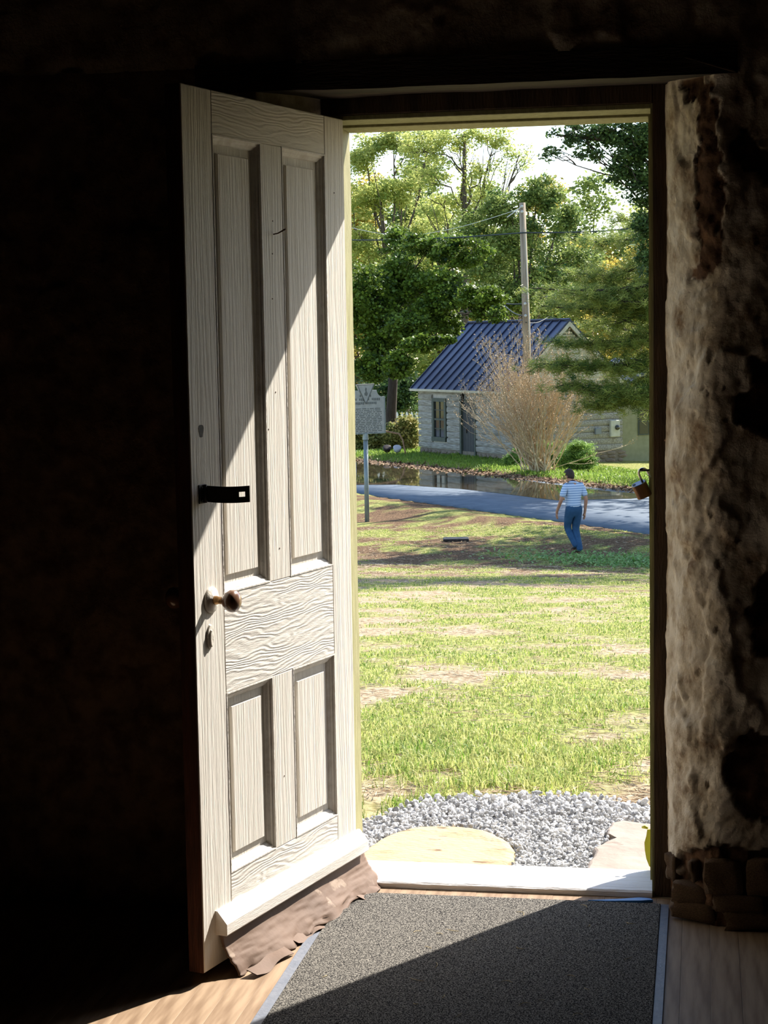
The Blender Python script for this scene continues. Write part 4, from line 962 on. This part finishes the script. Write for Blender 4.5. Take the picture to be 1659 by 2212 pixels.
# dark undergrowth behind the fence
for i, (px, py, Y, rx, ry, n) in enumerate([(870, 850, 74, 45, 60, 2200), (800, 870, 74, 50, 60, 1800), (735, 860, 74, 60, 70, 1500)]):
    B = bbase(px, Y); V, F, T = leaves([bl(px, py, Y, rx, ry, n)], .18, 60+i, 30, .2)
    t = empty('dark_bush', B); tag(t, 'dark evergreen bush in deep shade behind the picket fence', 'bush', 'dark bushes behind the picket fence'); f = npmesh('foliage', V-np.array(B), F, lm_dark, t, attr=T); f['kind'] = 'stuff'
    MB().tube([(0, 0, -.2), (.05, 0, .6), (0, .1, 1.4)], [.08, .06, .03], 6).build('stem', m_barkd, t)
# sunny hedge between marker and house
for i, (px, py, rx, ry, n) in enumerate([(880, 935, 28, 42, 1900), (845, 945, 26, 38, 1500), (805, 950, 28, 34, 1400), (765, 950, 30, 34, 1200)]):
    Y = 62.5; B = bbase(px, Y); V, F, T = leaves([bl(px, py, Y, rx, ry, n, .8), bl(px, py+22, Y, rx, 20, n//2, .8)], .13, 80+i, 30, .2)
    t = empty('hedge_shrub', B); tag(t, 'unclipped sunlit hedge shrub between the historical marker and the log house', 'shrub', 'hedge shrubs beside the log house'); f = npmesh('foliage', V-np.array(B), F, lm_hedge, t, attr=T); f['kind'] = 'stuff'
    MB().tube([(0, 0, -.1), (.05, 0, .3), (0, .1, .8)], [.04, .03, .015], 5).build('stem', m_bark, t)
# pine on the right: trunk just out of sight, long level boughs
pY = 48.; pb = ony(1500, 1000, pY); pbase = (pb[0], pb[1], gz(pb[0], pb[1])-.1)
pine = empty('white_pine', pbase); tag(pine, 'white pine whose long level boughs hang across the gable of the log house', 'tree')
PB = np.array(pbase)
MB().tube([(0, 0, -.3), (.05, .05, 4), (0, .1, 8), (.1, 0, 13)], [.34, .28, .2, .05], 10).build('trunk', m_barkd, pine, True)
bo = MB(); NV = []; NTt = []; g = np.random.default_rng(5); R_ = random.Random(9)
def bough(a, e, nt, sag, spread, r0=.07):
    path = wig(a, e, 7, .25, R_.random()*50, sag); bo.tube([p-PB for p in path], [r0*(1-.85*i/7) for i in range(8)], 5, False)
    pth = np.array(path)
    for k in range(nt):
        u = .18+.82*R_.random(); i = min(6, int(u*7)); c = pth[i]+(pth[i+1]-pth[i])*(u*7-i)
        tip = c+np.array([R_.gauss(0, spread), R_.gauss(0, spread), R_.gauss(-.02, spread*.32)])*(1.15-.5*u)
        if k % 3 == 0: bo.tube([c-PB, (c+tip)/2-PB+np.array([0, 0, .02]), tip-PB], [.014, .01, .005], 3, False)
        m = 30; d = g.normal(size=(m, 3)); d[:, 2] = d[:, 2]*.55+.15; d /= np.linalg.norm(d, axis=1)[:, None]; L = .11+.07*g.random((m, 1))
        o0 = tip+g.normal(0, .05, (m, 3)); w = np.cross(d, g.normal(size=(m, 3))); w /= np.linalg.norm(w, axis=1)[:, None]; w *= .008
        NV.append(np.stack([o0-w, o0+w, o0+d*L+w*.4, o0+d*L-w*.4], 1).reshape(-1, 3)); NTt.append(np.repeat(np.clip(g.normal(.42, .2)+g.normal(0, .12, m), 0, 1), 4))
for (pa, ya, px, py, dY, nt, sag, spd) in [(1480, 600, 1145, 622, -3, 90, .1, .3), (1480, 440, 1270, 520, -1, 150, .2, .5), (1480, 520, 1230, 590, 0, 190, .2, .5), (1480, 560, 1180, 640, 1, 200, .15, .45), (1490, 640, 1170, 660, -1, 170, .1, .4), (1480, 620, 1250, 640, -2, 180, .1, .5), (1490, 700, 1200, 740, -1, 210, .15, .5), (1490, 760, 1170, 785, -1.5, 260, .1, .5), (1490, 790, 1215, 830, -2, 260, .2, .45), (1490, 800, 1260, 880, -1, 220, .1, .42), (1490, 830, 1320, 850, -2, 200, .1, .45), (1490, 660, 1300, 600, 0, 180, .1, .5), (1490, 720, 1280, 690, 1, 180, .1, .5), (1490, 740, 1330, 800, 1, 160, .1, .5), (1490, 480, 1340, 470, 1, 130, .1, .5), (1490, 590, 1330, 700, -1, 150, .1, .5), (1500, 690, 1400, 900, 0, 60, .1, .35)]:
    a = ony(pa, ya, pY); e = ony(px, py, pY+dY); a[0] = pbase[0]; a[1] = pbase[1]; bough(a, e, nt, sag*2, spd)
for k in range(16):   # boughs on the unseen sides
    an = R_.uniform(-1.2, 2.2); zz = R_.uniform(.5, 9.); L = 4.6*(1-zz/14); a = PB+np.array([0, 0, zz+3]); e = a+np.array([math.cos(an)*L, math.sin(an)*L, -.3]); bough(a, e, 50, .2, .5)
bo.build('boughs', m_barkd, pine, fix=False)
V = np.concatenate(NV)-PB; f = npmesh('needles', V, np.arange(len(V)).reshape(-1, 4), lm_pine, pine, attr=np.concatenate(NTt)); f['kind'] = 'stuff'
# near dark tree leaning in at the top right
dY_ = 37.; db = ony(1560, 900, dY_); dbase = (db[0], db[1], gz(db[0], db[1])-.1)
tree('dark_cherry_tree', 'dark-leaved tree with a heavy limb reaching in before the sky', 'tree', dbase, [bl(*a) for a in [(1380, 320, dY_, 70, 55, 2400), (1310, 290, dY_, 55, 34, 1000), (1400, 400, dY_, 60, 55, 2000), (1340, 370, dY_, 40, 35, 700), (1390, 490, dY_, 42, 45, 1100), (1240, 292, dY_, 55, 30, 600), (1275, 330, dY_, 40, 26, 300), (1395, 560, dY_, 30, 40, 700), (1470, 360, dY_, 80, 90, 2600), (1480, 500, dY_, 70, 80, 1800), (1380, 250, dY_, 80, 40, 1600), (1190, 330, dY_, 30, 20, 120)]], lm_dark, .085, .17, 14, .7, m_barkd, ncl=34, spread=.15, twigs=4, tr_top=ony(1545, 230, dY_))
MB().tube([np.array(ony(*p)) - np.array(dbase) for p in [(1480, 330, dY_), (1400, 312, dY_), (1330, 300, dY_), (1270, 298, dY_), (1200, 292, dY_)]], [.12, .09, .07, .05, .02], 6).build('limb', m_barkd, [o for o in bpy.data.objects if o.name.startswith('dark_cherry')][0])
# unseen trees added beyond the frame to shade the lawn and road
for i, (x, y, h, r, n) in enumerate([(4.5, 47., 9., 3.2, 5200), (16., 60., 12., 4., 4500), (6.5, 57., 12., 4., 5200), (15., 50., 12., 4., 4500), (8., 68, 12, 4, 4000), (12., 40., 10., 3., 3000), (3.6, 40.5, 15., 3.4, 8000), (8.2, 43., 16., 3.6, 6500), (2.9, 35.5, 11., 2.2, 3600), (7.5, 32., 14., 3.2, 4500)]):
    B = (x, y, gz(x, y)-.1); tree('added_shade_tree', 'broad leafy tree added out of view to shade the lawn and road', 'tree', B, [((x, y, B[2]+h*.62), (r, r, h*.30), n//2), ((x-r*.6, y-r*.3, B[2]+h*.5), (r*.7, r*.7, h*.2), n//4), ((x+r*.5, y+r*.4, B[2]+h*.8), (r*.7, r*.7, h*.2), n//4)], lm_mid, .22, .28, 90+i, .4, group='unseen trees added to shade the lawn and road')

tree('added_shade_oak', 'tall oak added with its high crown out of view to shade the lower lawn', 'tree', (3.0, 30.5, gz(3.0, 30.5)-.1), [((0., 30., 8.2), (2., 1.8, 1.5), 2600), ((-1.8, 31.5, 8.8), (1.8, 1.8, 1.4), 1700), ((2.4, 30., 8.5), (2., 2., 1.8), 2600), ((4.6, 32., 9.), (2.2, 2.2, 2.), 2600), ((1., 27.5, 8.), (1.7, 1.7, 1.3), 1600), ((-3.6, 33., 9.4), (1.6, 1.6, 1.2), 1000)], lm_mid, .16, .3, 131, .7, tr_top=(3.0, 30.5, 8.5))  # added oak, crown held above the view to dapple the lower lawn

# ------------------------------------------------------------------ bare shrub with juniper at its foot
sb = onz(1165, 1022, ZG+.05); sbase = (sb[0], sb[1], gz(sb[0], sb[1]))
shrub = empty('bare_shrub', sbase); tag(shrub, 'tall leafless brown shrub with many thin stems before the log house', 'shrub')
m_stem = M('tan_stem', (.60, .48, .31), (.42, .32, .20), 8, .85); m_seed = M('dry_seed_heads', (.56, .42, .26), (.38, .27, .16), 6, .9)
st = MB(); SV = []; R_ = random.Random(17); SK = 1.0
fw = np.array([CF[0], CF[1], 0]); fw /= np.linalg.norm(fw); rt = np.array([fw[1], -fw[0], 0])
s_m = dist(sbase)/FPX
def grow(p, d, L, r, lev):
    n = 4; path = [np.array(p)]; q = np.array(p); dd_ = np.array(d)
    for i in range(n):
        dd_ = dd_+np.array([R_.gauss(0, .09), R_.gauss(0, .09), R_.gauss(.04, .05)]); dd_ /= np.linalg.norm(dd_); q = q+dd_*L/n; path.append(q)
    st.tube(path, [r*(1-.55*i/n) for i in range(n+1)], 4 if lev < 2 else 3, False)
    if lev < 3:
        for k in range(R_.choice((3, 3, 4)) if lev else R_.choice((4, 5))):
            i = R_.randint(2, n) if lev else R_.randint(1, n); e = dd_+np.array([R_.gauss(0, .34), R_.gauss(0, .34), R_.gauss(.05, .2)]); e /= np.linalg.norm(e)
            grow(path[i], e, L*R_.uniform(.38, .6), r*.5, lev+1)
    else:
        for k in range(3):
            c = path[-1-k % 3]; a = np.array([R_.gauss(0, 1), R_.gauss(0, 1), R_.gauss(.6, 1)]); a /= np.linalg.norm(a); w = np.cross(a, [R_.gauss(0, 1), R_.gauss(0, 1), R_.gauss(0, 1)]); w /= (np.linalg.norm(w)+1e-6)
            SV.append([c, c+a*.035+w*.014, c+a*.075, c+a*.035-w*.014])
for k in range(62):
    an = R_.uniform(-1, 1); dp = R_.uniform(-1, 1); ht = R_.uniform(.75, 1.05)
    top = rt*(an*1.85-.28)+fw*dp*.9+np.array([0, 0, 2.6*ht*(1-.22*abs(an))])
    d = top/np.linalg.norm(top); o_ = rt*R_.gauss(0, .22)+fw*R_.gauss(0, .15)
    grow(o_+np.array([0, 0, -.05]), d, 2.75*R_.uniform(.7, 1.05), .026*R_.uniform(.7, 1.2), 0)
for (tx, tz) in ((2.3, .75),):   # long whips on the right
    top = rt*tx+np.array([0, 0, tz]); grow(np.array([0, 0, 0.]), top/np.linalg.norm(top), np.linalg.norm(top)*.8, .010, 1)
st.build('stems', m_stem, shrub, fix=False)['kind'] = 'stuff'
SV = np.array(SV).reshape(-1, 3); npmesh('seed_heads', SV, np.arange(len(SV)).reshape(-1, 4), m_seed, shrub)['kind'] = 'stuff'
for i, (px, py, rx, ry, n) in enumerate([(1248, 985, 50, 36, 8500), (1115, 992, 28, 25, 2800), (1190, 978, 40, 32, 4600)]):
    Y = 53.6+.4*i; p = ony(px, 1020, Y); B = (p[0], p[1], gz(p[0], p[1])); bb = bl(px, py, Y, rx, ry, n)
    V, F, T = leaves([bb, bl(px, py+10, Y-.2, rx*.9, ry*.7, n//2)], .11, 120+i, 60, .13, aspect=.2)
    t = empty('juniper_bush', B); tag(t, ['spreading bright green juniper to the right at the foot of the bare shrub', 'small dark juniper beside the house wall at the foot of the bare shrub', 'green juniper directly behind the stems of the bare shrub'][i].replace(' to the right', ' nearest the walking person'), 'bush')
    f = npmesh('foliage', V-np.array(B), F, lm_jun, t, attr=T); f['kind'] = 'stuff'
    MB().tube([(0, 0, -.05), (.05, 0, .3)], [.04, .02], 6).build('stem', m_barkd, t)
# ------------------------------------------------------------------ utility pole and wires
pp0 = ony(1147, 1000, 54.4); pz0 = gz(pp0[0], pp0[1]); ptop = ony(1128, 438, 54.4)
pole = empty('utility_pole', (pp0[0], pp0[1], pz0)); tag(pole, 'weathered wooden utility pole rising before the blue roof', 'utility pole')
PT = np.array([ptop[0]-pp0[0], ptop[1]-pp0[1], ptop[2]-pz0])
m_pole = M('grey_pole_wood', (.36, .29, .20), (.25, .19, .13), 3, .9, .5, 20, (6, 6, .5))
MB().tube([(0, 0, -.3), PT*.5, PT], [.15, .135, .105], 12).build('pole', m_pole, pole, True)
MB().tube([PT*.08+np.array([.1, -.11, 0]), PT*.5+np.array([.1, -.1, 0]), PT*.9+np.array([.08, -.09, 0])], .018, 5).build('conduit', M('grey_conduit', (.55, .52, .45), None, rough=.6), pole)
m_ins = M('insulator', (.5, .5, .47), None, rough=.3)
for fz_ in (.985, .965, .62, .575):
    p = PT*fz_; MB().lathe([(.03, 0), (.05, .03), (.03, .06), (.045, .09), (.01, .11)], p+np.array([.0, -.12, 0]), (0, -1, 0), 8).build('insulator', m_ins, pole)
MB().tube([PT*.96+np.array([-.5, -.1, -.12]), PT*.985+np.array([0, -.15, 0])], .02, 5).build('bracket', m_ins, pole)
def wire(pts, r, mat, label):
    P = [np.array(p) for p in pts]; path = []
    for i in range(len(P)-1):
        for k in range(10):
            t = k/10; q = P[i]+(P[i+1]-P[i])*t; q = q-np.array([0, 0, .10*math.sin(math.pi*t)]); path.append(q)
    path.append(P[-1]); o = MB().tube(path, r, 5).build('utility_wire', mat); tag(o, label, 'wire'); return o
m_wire = M('black_cable', (.02, .03, .028), None, rough=.5)
W0 = np.array([pp0[0], pp0[1], pz0])
wire([ony(700, 518, 62), ony(1130, 503, 54.1), ony(1500, 480, 51)], .025, m_wire, 'dark cable crossing high in front of the trees past the pole')
wire([ony(1120, 452, 54.3), ony(900, 508, 66), ony(760, 492, 72)], .009, m_ins, 'pale thin wire running from the pole top towards the maple')
wire([W0+PT*.62+np.array([0, -.2, 0]), ony(1040, 642, 60), ony(900, 650, 70)], .022, m_wire, 'dark cable leaving the pole halfway up, over the maple')
wire([W0+PT*.575+np.array([0, -.2, 0]), ony(1090, 660, 58.5), ony(940, 672, 68)], .02, m_wire, 'lowest dark cable on the pole above the roof ridge')
wire([W0+PT*.55+np.array([0, -.2, 0]), ony(1185, 684, 56), ony(1450, 720, 50)], .014, m_wire, 'thin service wire dropping from the pole towards the pine')

# ------------------------------------------------------------------ historical marker
sg = onz(793, 1128, ZG); sgz = gz(sg[0], sg[1])
mk = empty('historical_marker', (sg[0], sg[1], sgz), math.radians(10.2)+.55); tag(mk, 'silver-grey cast metal historical marker on a tall round post', 'sign')
sc = dist((sg[0], sg[1], sgz))/FPX
zp0 = float(ony(791, 937, sg[1])[2])-sgz; zp1 = float(ony(791, 843, sg[1])[2])-sgz; hw = 41*sc/math.cos(.55)
m_cast = M('silver_grey_casting', (.30, .31, .30), (.24, .25, .25), 8, .6, .15, 40); m_ink = M('dark_lettering', (.10, .11, .11), None, rough=.7); m_post = M('galvanised_post', (.20, .24, .25), (.16, .19, .20), 6, .45, metal=.4)
MB().tube([(0, 0, -.2), (0, 0, zp0-.12)], .055, 14).build('post', m_post, mk, True); MB().tube([(0, 0, zp0-.14), (0, 0, zp0+.01)], [.075, .06], 12).build('post_collar', m_post, mk)
n_ = .16; ph = zp1-zp0
outl = [(-hw, zp0), (hw, zp0), (hw, zp1-n_), (hw-.06, zp1-n_)]+[(hw-.06-(n_)*math.sin(a)*1.0, zp1-n_+n_*(1-math.cos(a))) for a in np.linspace(.2, 1.57, 6)]
outl += [(-p[0], p[1]) for p in outl[:1:-1]]
plate = MB().prism(outl, lambda x, z: (x, -.03, z), lambda x, z: (x, .03, z)).build('plate', m_cast, mk)
for (a, c, e, f_) in ((-hw, hw, zp0-.005, zp0+.02), (-hw-.01, -hw+.015, zp0, zp1-n_), (hw-.015, hw+.01, zp0, zp1-n_)): MB().box(a, c, -.04, .04, e, f_).build('rim', m_post, plate)
tw = .235; tz = zp1+.14
tri = MB().prism([(-tw, tz), (0, tz-.46), (tw, tz)], lambda x, z: (x, -.045, z), lambda x, z: (x, .045, z)).build('crest', m_cast, mk)
for a, c in (((-tw, tz), (0, tz-.46)), ((0, tz-.46), (tw, tz)), ((-tw, tz), (tw, tz))): MB().tube([(a[0], -.046, a[1]), (c[0], -.046, c[1])], .012, 4).build('crest_edge', m_ink, tri)
MB().prism([(-.03, tz-.26), (.03, tz-.28), (.055, tz-.22), (.02, tz-.16), (.03, tz-.10), (.0, tz-.07), (-.02, tz-.12), (-.005, tz-.18), (-.04, tz-.21)], lambda x, z: (x, -.045, z), lambda x, z: (x, -.050, z)).build('crest_figure', m_ink, tri)
R = random.Random(2); txt = MB(); zz = zp1-.13
def row(z, h, w, lw, gap):
    x = -w
    while x < w-.03:
        L = R.choice(lw); L = min(L, w-x); nl = max(1, int(L/(h*.8))); 
        for k in range(nl): txt.box(x+k*h*.8, x+k*h*.8+h*.55, -.034, -.0305, z+R.choice((0, .15))*h, z+h)
        x += nl*h*.8+gap
row(zp1-.16, .055, hw*.30, (.05,), .05); row(zp1-.25, .06, hw*.80, (.2, .3), .06); row(zp1-.34, .06, hw*.6, (.3,), .06)
for i in range(15): row(zp1-.45-i*.041, .021, hw*(.86 if i < 14 else .6), (.05, .08, .12, .16), .03)
txt.build('lettering', m_ink, plate)['kind'] = 'stuff'

# ------------------------------------------------------------------ small things by the verge
fp = ony(858, 905, 67.); fence = empty('picket_fence', (fp[0], fp[1], gz(fp[0], fp[1])), math.radians(10)); tag(fence, 'white picket fence half hidden behind the hedge', 'fence')
m_white = M('white_picket', (.75, .75, .72), None, rough=.7)
ft = float(ony(858, 889, 67.)[2])-gz(fp[0], fp[1])
for i in range(16):
    x = -2.2+i*.2; MB().prism([(x-.05, .05), (x+.05, .05), (x+.05, ft-.1), (x, ft), (x-.05, ft-.1)], lambda a, z: (a, -.015, z), lambda a, z: (a, .015, z)).build('picket', m_white, fence)
for z in (.4, ft-.35): MB().box(-2.3, .95, .015, .05, z, z+.08).build('fence_rail', m_white, fence)
# rusty bent pipe rail
a = ony(760, 930, 59.5); b_ = ony(862, 937, 59.5); c = ony(870, 950, 59.5); d = ony(877, 985, 59.5)
r_ = MB().tube([a, ony(820, 929, 59.5), b_, c, ony(873, 965, 59.5), (d[0], d[1], gz(d[0], d[1])-.05)], .03, 8).build('pipe_rail', M('rusty_pipe', (.36, .22, .14), (.26, .14, .08), 8, .8), None, True); tag(r_, 'rusty bent pipe handrail beside the hedge', 'handrail')
for i, (px, py, mt, lab) in enumerate([(836, 975, m_iron, 'small black garden floodlight on the verge by the hedge'), (858, 980, M('grey_lamp', (.45, .45, .47), None, rough=.4), 'small pale grey garden floodlight on the verge by the hedge')]):
    p = ony(px, py, 59.8); z0 = gz(p[0], p[1]); f_ = empty('floodlight', (p[0], p[1], z0)); tag(f_, lab, 'lamp')
    MB().lathe([(.05, 0), (.13, .05), (.16, .20), (.13, .21), (.02, .20)], (0, -.02, .12), (.15, -.5, .8), 12).build('lamp_head', mt, f_, True); MB().tube([(0, 0, -.05), (0, 0, .15)], .03, 6).build('stake', m_iron, f_)

# ------------------------------------------------------------------ the person walking away
pf = onz(1240, 1195, ZG); pf = np.array([pf[0], pf[1], gz(pf[0], pf[1])])
psc = dist(pf)*185/FPX/1.76
person = empty('person', pf, 0.); tag(person, 'person in a blue striped short-sleeved shirt and jeans walking away across the lawn', 'person')
m_skin = M('skin', (.42, .21, .13), (.38, .18, .11), 8, .6); m_hair = M('dark_hair', (.022, .013, .010), (.04, .022, .016), 40, .6, .4, 200)
m_jean = M('blue_denim', (.018, .060, .13), (.03, .085, .17), 9, .85, .3, 60)
def shirt_mat():
    m = bpy.data.materials.new('striped_cotton'); m.use_nodes = True; t = m.node_tree; N = t.nodes; Lk = t.links; b = N['Principled BSDF']; b.inputs['Roughness'].default_value = .85
    tc = N.new('ShaderNodeTexCoord'); sp_ = N.new('ShaderNodeSeparateXYZ'); Lk.new(tc.outputs['Object'], sp_.inputs[0])
    ma = N.new('ShaderNodeMath'); ma.operation = 'MULTIPLY'; ma.inputs[1].default_value = 21.; Lk.new(sp_.outputs[2], ma.inputs[0]); fr_ = N.new('ShaderNodeMath'); fr_.operation = 'FRACT'; Lk.new(ma.outputs[0], fr_.inputs[0])
    rp = N.new('ShaderNodeValToRGB'); rp.color_ramp.interpolation = 'CONSTANT'; e = rp.color_ramp.elements; e[0].color = (.62, .68, .78, 1); e[1].position = .3; e[1].color = (.22, .32, .50, 1); x = e.new(.5); x.color = (.45, .54, .68, 1); x = e.new(.62); x.color = (.15, .24, .40, 1); x = e.new(.85); x.color = (.38, .48, .64, 1)
    Lk.new(fr_.outputs[0], rp.inputs[0]); Lk.new(rp.outputs[0], b.inputs['Base Color']); return m
m_shirt = shirt_mat()
# person frame: facing away and to the left.  f = facing, s = his right
fc = np.array([-.55, .835, 0]); rs = np.array([fc[1], -fc[0], 0])
def PP(f_, s_, z): return tuple((fc*f_+rs*s_+np.array([0, 0, z]))*psc)
def skin_obj(name, nodes, edges, mat, root, sub=2, parent=None):
    me = bpy.data.meshes.new(name); me.from_pydata([n[0] for n in nodes], edges, []); o = bpy.data.objects.new(name+'_t', me); COL.objects.link(o)
    md = o.modifiers.new('skin', 'SKIN'); md.use_smooth_shade = True; sm = o.modifiers.new('sub', 'SUBSURF'); sm.levels = sub; sm.render_levels = sub
    for i, n in enumerate(nodes):
        v = me.skin_vertices[0].data[i]; r = n[1]; v.radius = (r[0]*psc, r[1]*psc) if hasattr(r, '__len__') else (r*psc, r*psc); v.use_root = (i == root)
    dg = bpy.context.evaluated_depsgraph_get(); ev = o.evaluated_get(dg); m2 = bpy.data.meshes.new_from_object(ev); bpy.data.objects.remove(o)
    m2.name = name; m2.materials.clear(); m2.materials.append(mat); m2.polygons.foreach_set('use_smooth', [True]*len(m2.polygons)); r_ = bpy.data.objects.new(name, m2); COL.objects.link(r_); r_.parent = parent; return r_
# joints: planted (right) leg under the hips, other leg stepping ahead
J = dict(pel=PP(0, 0, .96), bel=PP(.03, 0, 1.08), che=PP(.03, 0, 1.28), neck0=PP(.03, 0, 1.44), neck=PP(.07, -.01, 1.48), head=PP(.13, -.04, 1.565), crown=PP(.13, -.04, 1.655),
         hr=PP(0, .10, .92), kr=PP(.10, .09, .50), ar=PP(-.10, .08, .09), tr=PP(.06, .09, .03), hl=PP(0, -.10, .92), kl=PP(.19, -.05, .51), al=PP(-.04, .02, .16), tl=PP(.10, .03, .07),
         sr=PP(.0, .19, 1.39), er=PP(-.09, .24, 1.11), wr=PP(-.04, .24, .86), slh=PP(.0, -.19, 1.39), el=PP(.0, -.29, 1.11), wl=PP(.14, -.31, .88))
bn = [(J['pel'], (.13, .10)), (J['bel'], (.135, .11)), (J['che'], (.14, .11)), (J['neck0'], (.07, .06)), (J['neck'], .056), (J['head'], (.074, .088)), (J['crown'], (.062, .072)),
      (J['hr'], .085), (J['kr'], .058), (J['ar'], .042), (J['tr'], .038), (J['hl'], .085), (J['kl'], .058), (J['al'], .042), (J['tl'], .038),
      (J['sr'], .055), (J['er'], .042), (J['wr'], .030), (J['slh'], .055), (J['el'], .042), (J['wl'], .030)]
be = [(0, 1), (1, 2), (2, 3), (3, 4), (4, 5), (5, 6), (0, 7), (7, 8), (8, 9), (9, 10), (0, 11), (11, 12), (12, 13), (13, 14), (2, 15), (15, 16), (16, 17), (2, 18), (18, 19), (19, 20)]
def addhand(w, s_, side):
    i0 = len(bn); wv = np.array(w)/psc
    f0, s0, z0 = float(wv @ fc), float(wv @ rs), float(wv[2])
    wi = 17 if side > 0 else 20
    bn.append((PP(f0+.01, s0, z0-.045), (.026, .018))); be.append((wi, i0)); bn.append((PP(f0+.015, s0, z0-.085), (.030, .016))); be.append((i0, i0+1))
    for k, (df, L) in enumerate(((-.028, .062), (-.010, .075), (.009, .080), (.027, .070))):
        a = len(bn); bn.append((PP(f0+.015+df, s0, z0-.10), .0105)); be.append((i0+1, a)); bn.append((PP(f0+.020+df, s0-side*.006, z0-.10-L*.55), .0095)); be.append((a, a+1)); bn.append((PP(f0+.018+df, s0-side*.018, z0-.10-L), .0085)); be.append((a+1, a+2))
    a = len(bn); bn.append((PP(f0+.042, s0-side*.012, z0-.065), .011)); be.append((i0, a)); bn.append((PP(f0+.055, s0-side*.02, z0-.105), .0095)); be.append((a, a+1))
addhand(J['wr'], .24, 1); addhand(J['wl'], -.31, -1)
body = skin_obj('body', bn, be, m_skin, 0, 2, person)
# facial features turned to the left of his path
hd_ = np.array(J['head'])/psc; lk = fc*.86-rs*.5; lk /= np.linalg.norm(lk); lr = np.array([lk[1], -lk[0], 0])
def HP(f_, s_, z): return tuple((hd_+lk*f_+lr*s_+np.array([0, 0, z]))*psc)
MB().tube([HP(.085, 0, .03), HP(.105, 0, .0), HP(.112, 0, -.015), HP(.09, 0, -.022)], [.008*psc, .012*psc, .016*psc, .008*psc], 8).build('nose', m_skin, body, True)
for s_ in (-1, 1):
    MB().lathe([(.004*psc, -.010*psc), (.026*psc, -.004*psc), (.028*psc, .004*psc), (.01*psc, .010*psc)], HP(-.005, s_*.080, .0), tuple(lr*s_), 10).build('ear', m_skin, body, True)
    MB().lathe([(.002*psc, 0), (.011*psc, .002*psc), (.006*psc, .006*psc)], HP(.086, s_*.032, .022), tuple(lk), 10).build('eye', M('eye', (.05, .03, .02), None, rough=.2), body)
MB().tube([HP(.088, -.026, -.05), HP(.096, 0, -.05), HP(.088, .026, -.05)], .006*psc, 6).build('mouth', M('lips', (.36, .13, .10), None, rough=.6), body)
# hair cap
bm = bmesh.new(); bmesh.ops.create_icosphere(bm, subdivisions=4, radius=1)
for v in list(bm.verts):
    n_ = v.co.copy(); f_, s_, z = n_.y, n_.x, n_.z
    v.co = Vector(HP(f_*.108-.006, s_*.090, z*.125+.035+.004*nz(n_.x, n_.y, n_.z, 6)))
    if z < -.35-.25*(-f_) and True: v.tag = True
    if f_ > .25 and z < .38: v.tag = True
    if z < .0 and f_ > -.1: v.tag = True
bmesh.ops.delete(bm, geom=[v for v in bm.verts if v.tag], context='VERTS')
me = bpy.data.meshes.new('hair'); bm.to_mesh(me); bm.free(); me.materials.append(m_hair); me.polygons.foreach_set('use_smooth', [True]*len(me.polygons)); hr_ = bpy.data.objects.new('hair', me); COL.objects.link(hr_); hr_.parent = person
md = hr_.modifiers.new('thick', 'SOLIDIFY'); md.thickness = .012; md.offset = 1
# shirt: torso, collar, short sleeves
def mix(a, b_, t): return tuple(np.array(a)+(np.array(b_)-np.array(a))*t)
sn = [(PP(.0, 0, .90), (.165, .135)), (PP(.01, 0, 1.00), (.185, .150)), (PP(.03, 0, 1.12), (.178, .150)), (J['che'], (.200, .158)), (PP(.025, 0, 1.41), (.150, .112)), (PP(.055, -.005, 1.49), (.078, .074)),
      (J['sr'], .080), (mix(J['sr'], J['er'], .42), .074), (mix(J['sr'], J['er'], .86), .072), (J['slh'], .080), (mix(J['slh'], J['el'], .42), .074), (mix(J['slh'], J['el'], .86), .072)]
skin_obj('shirt', sn, [(0, 1), (1, 2), (2, 3), (3, 4), (4, 5), (3, 6), (6, 7), (7, 8), (3, 9), (9, 10), (10, 11)], m_shirt, 0, 2, person)
jn = [(PP(0, 0, 1.06), (.172, .138)), (PP(-.01, 0, .92), (.188, .158)), (PP(.0, .095, .84), .112), (J['kr'], .082), (mix(J['kr'], J['ar'], 1.12), .068), (PP(.02, -.095, .84), .112), (J['kl'], .082), (mix(J['kl'], J['al'], 1.12), .066)]
skin_obj('jeans', jn, [(0, 1), (1, 2), (2, 3), (3, 4), (1, 5), (5, 6), (6, 7)], m_jean, 0, 2, person)
m_shoe = M('dark_shoe', (.03, .025, .022), None, rough=.6)
for a, tt in (('ar', 'tr'), ('al', 'tl')):
    p0 = np.array(J[a])/psc; p1 = np.array(J[tt])/psc; skin_obj('shoe', [(tuple((p0+np.array([0, 0, -.02])-fc*.03)*psc), (.042, .045)), (tuple((p0*.5+p1*.5)*psc), (.045, .042)), (tuple((p1+fc*.03)*psc), (.042, .032))], [(0, 1), (1, 2)], m_shoe, 0, 1, person)
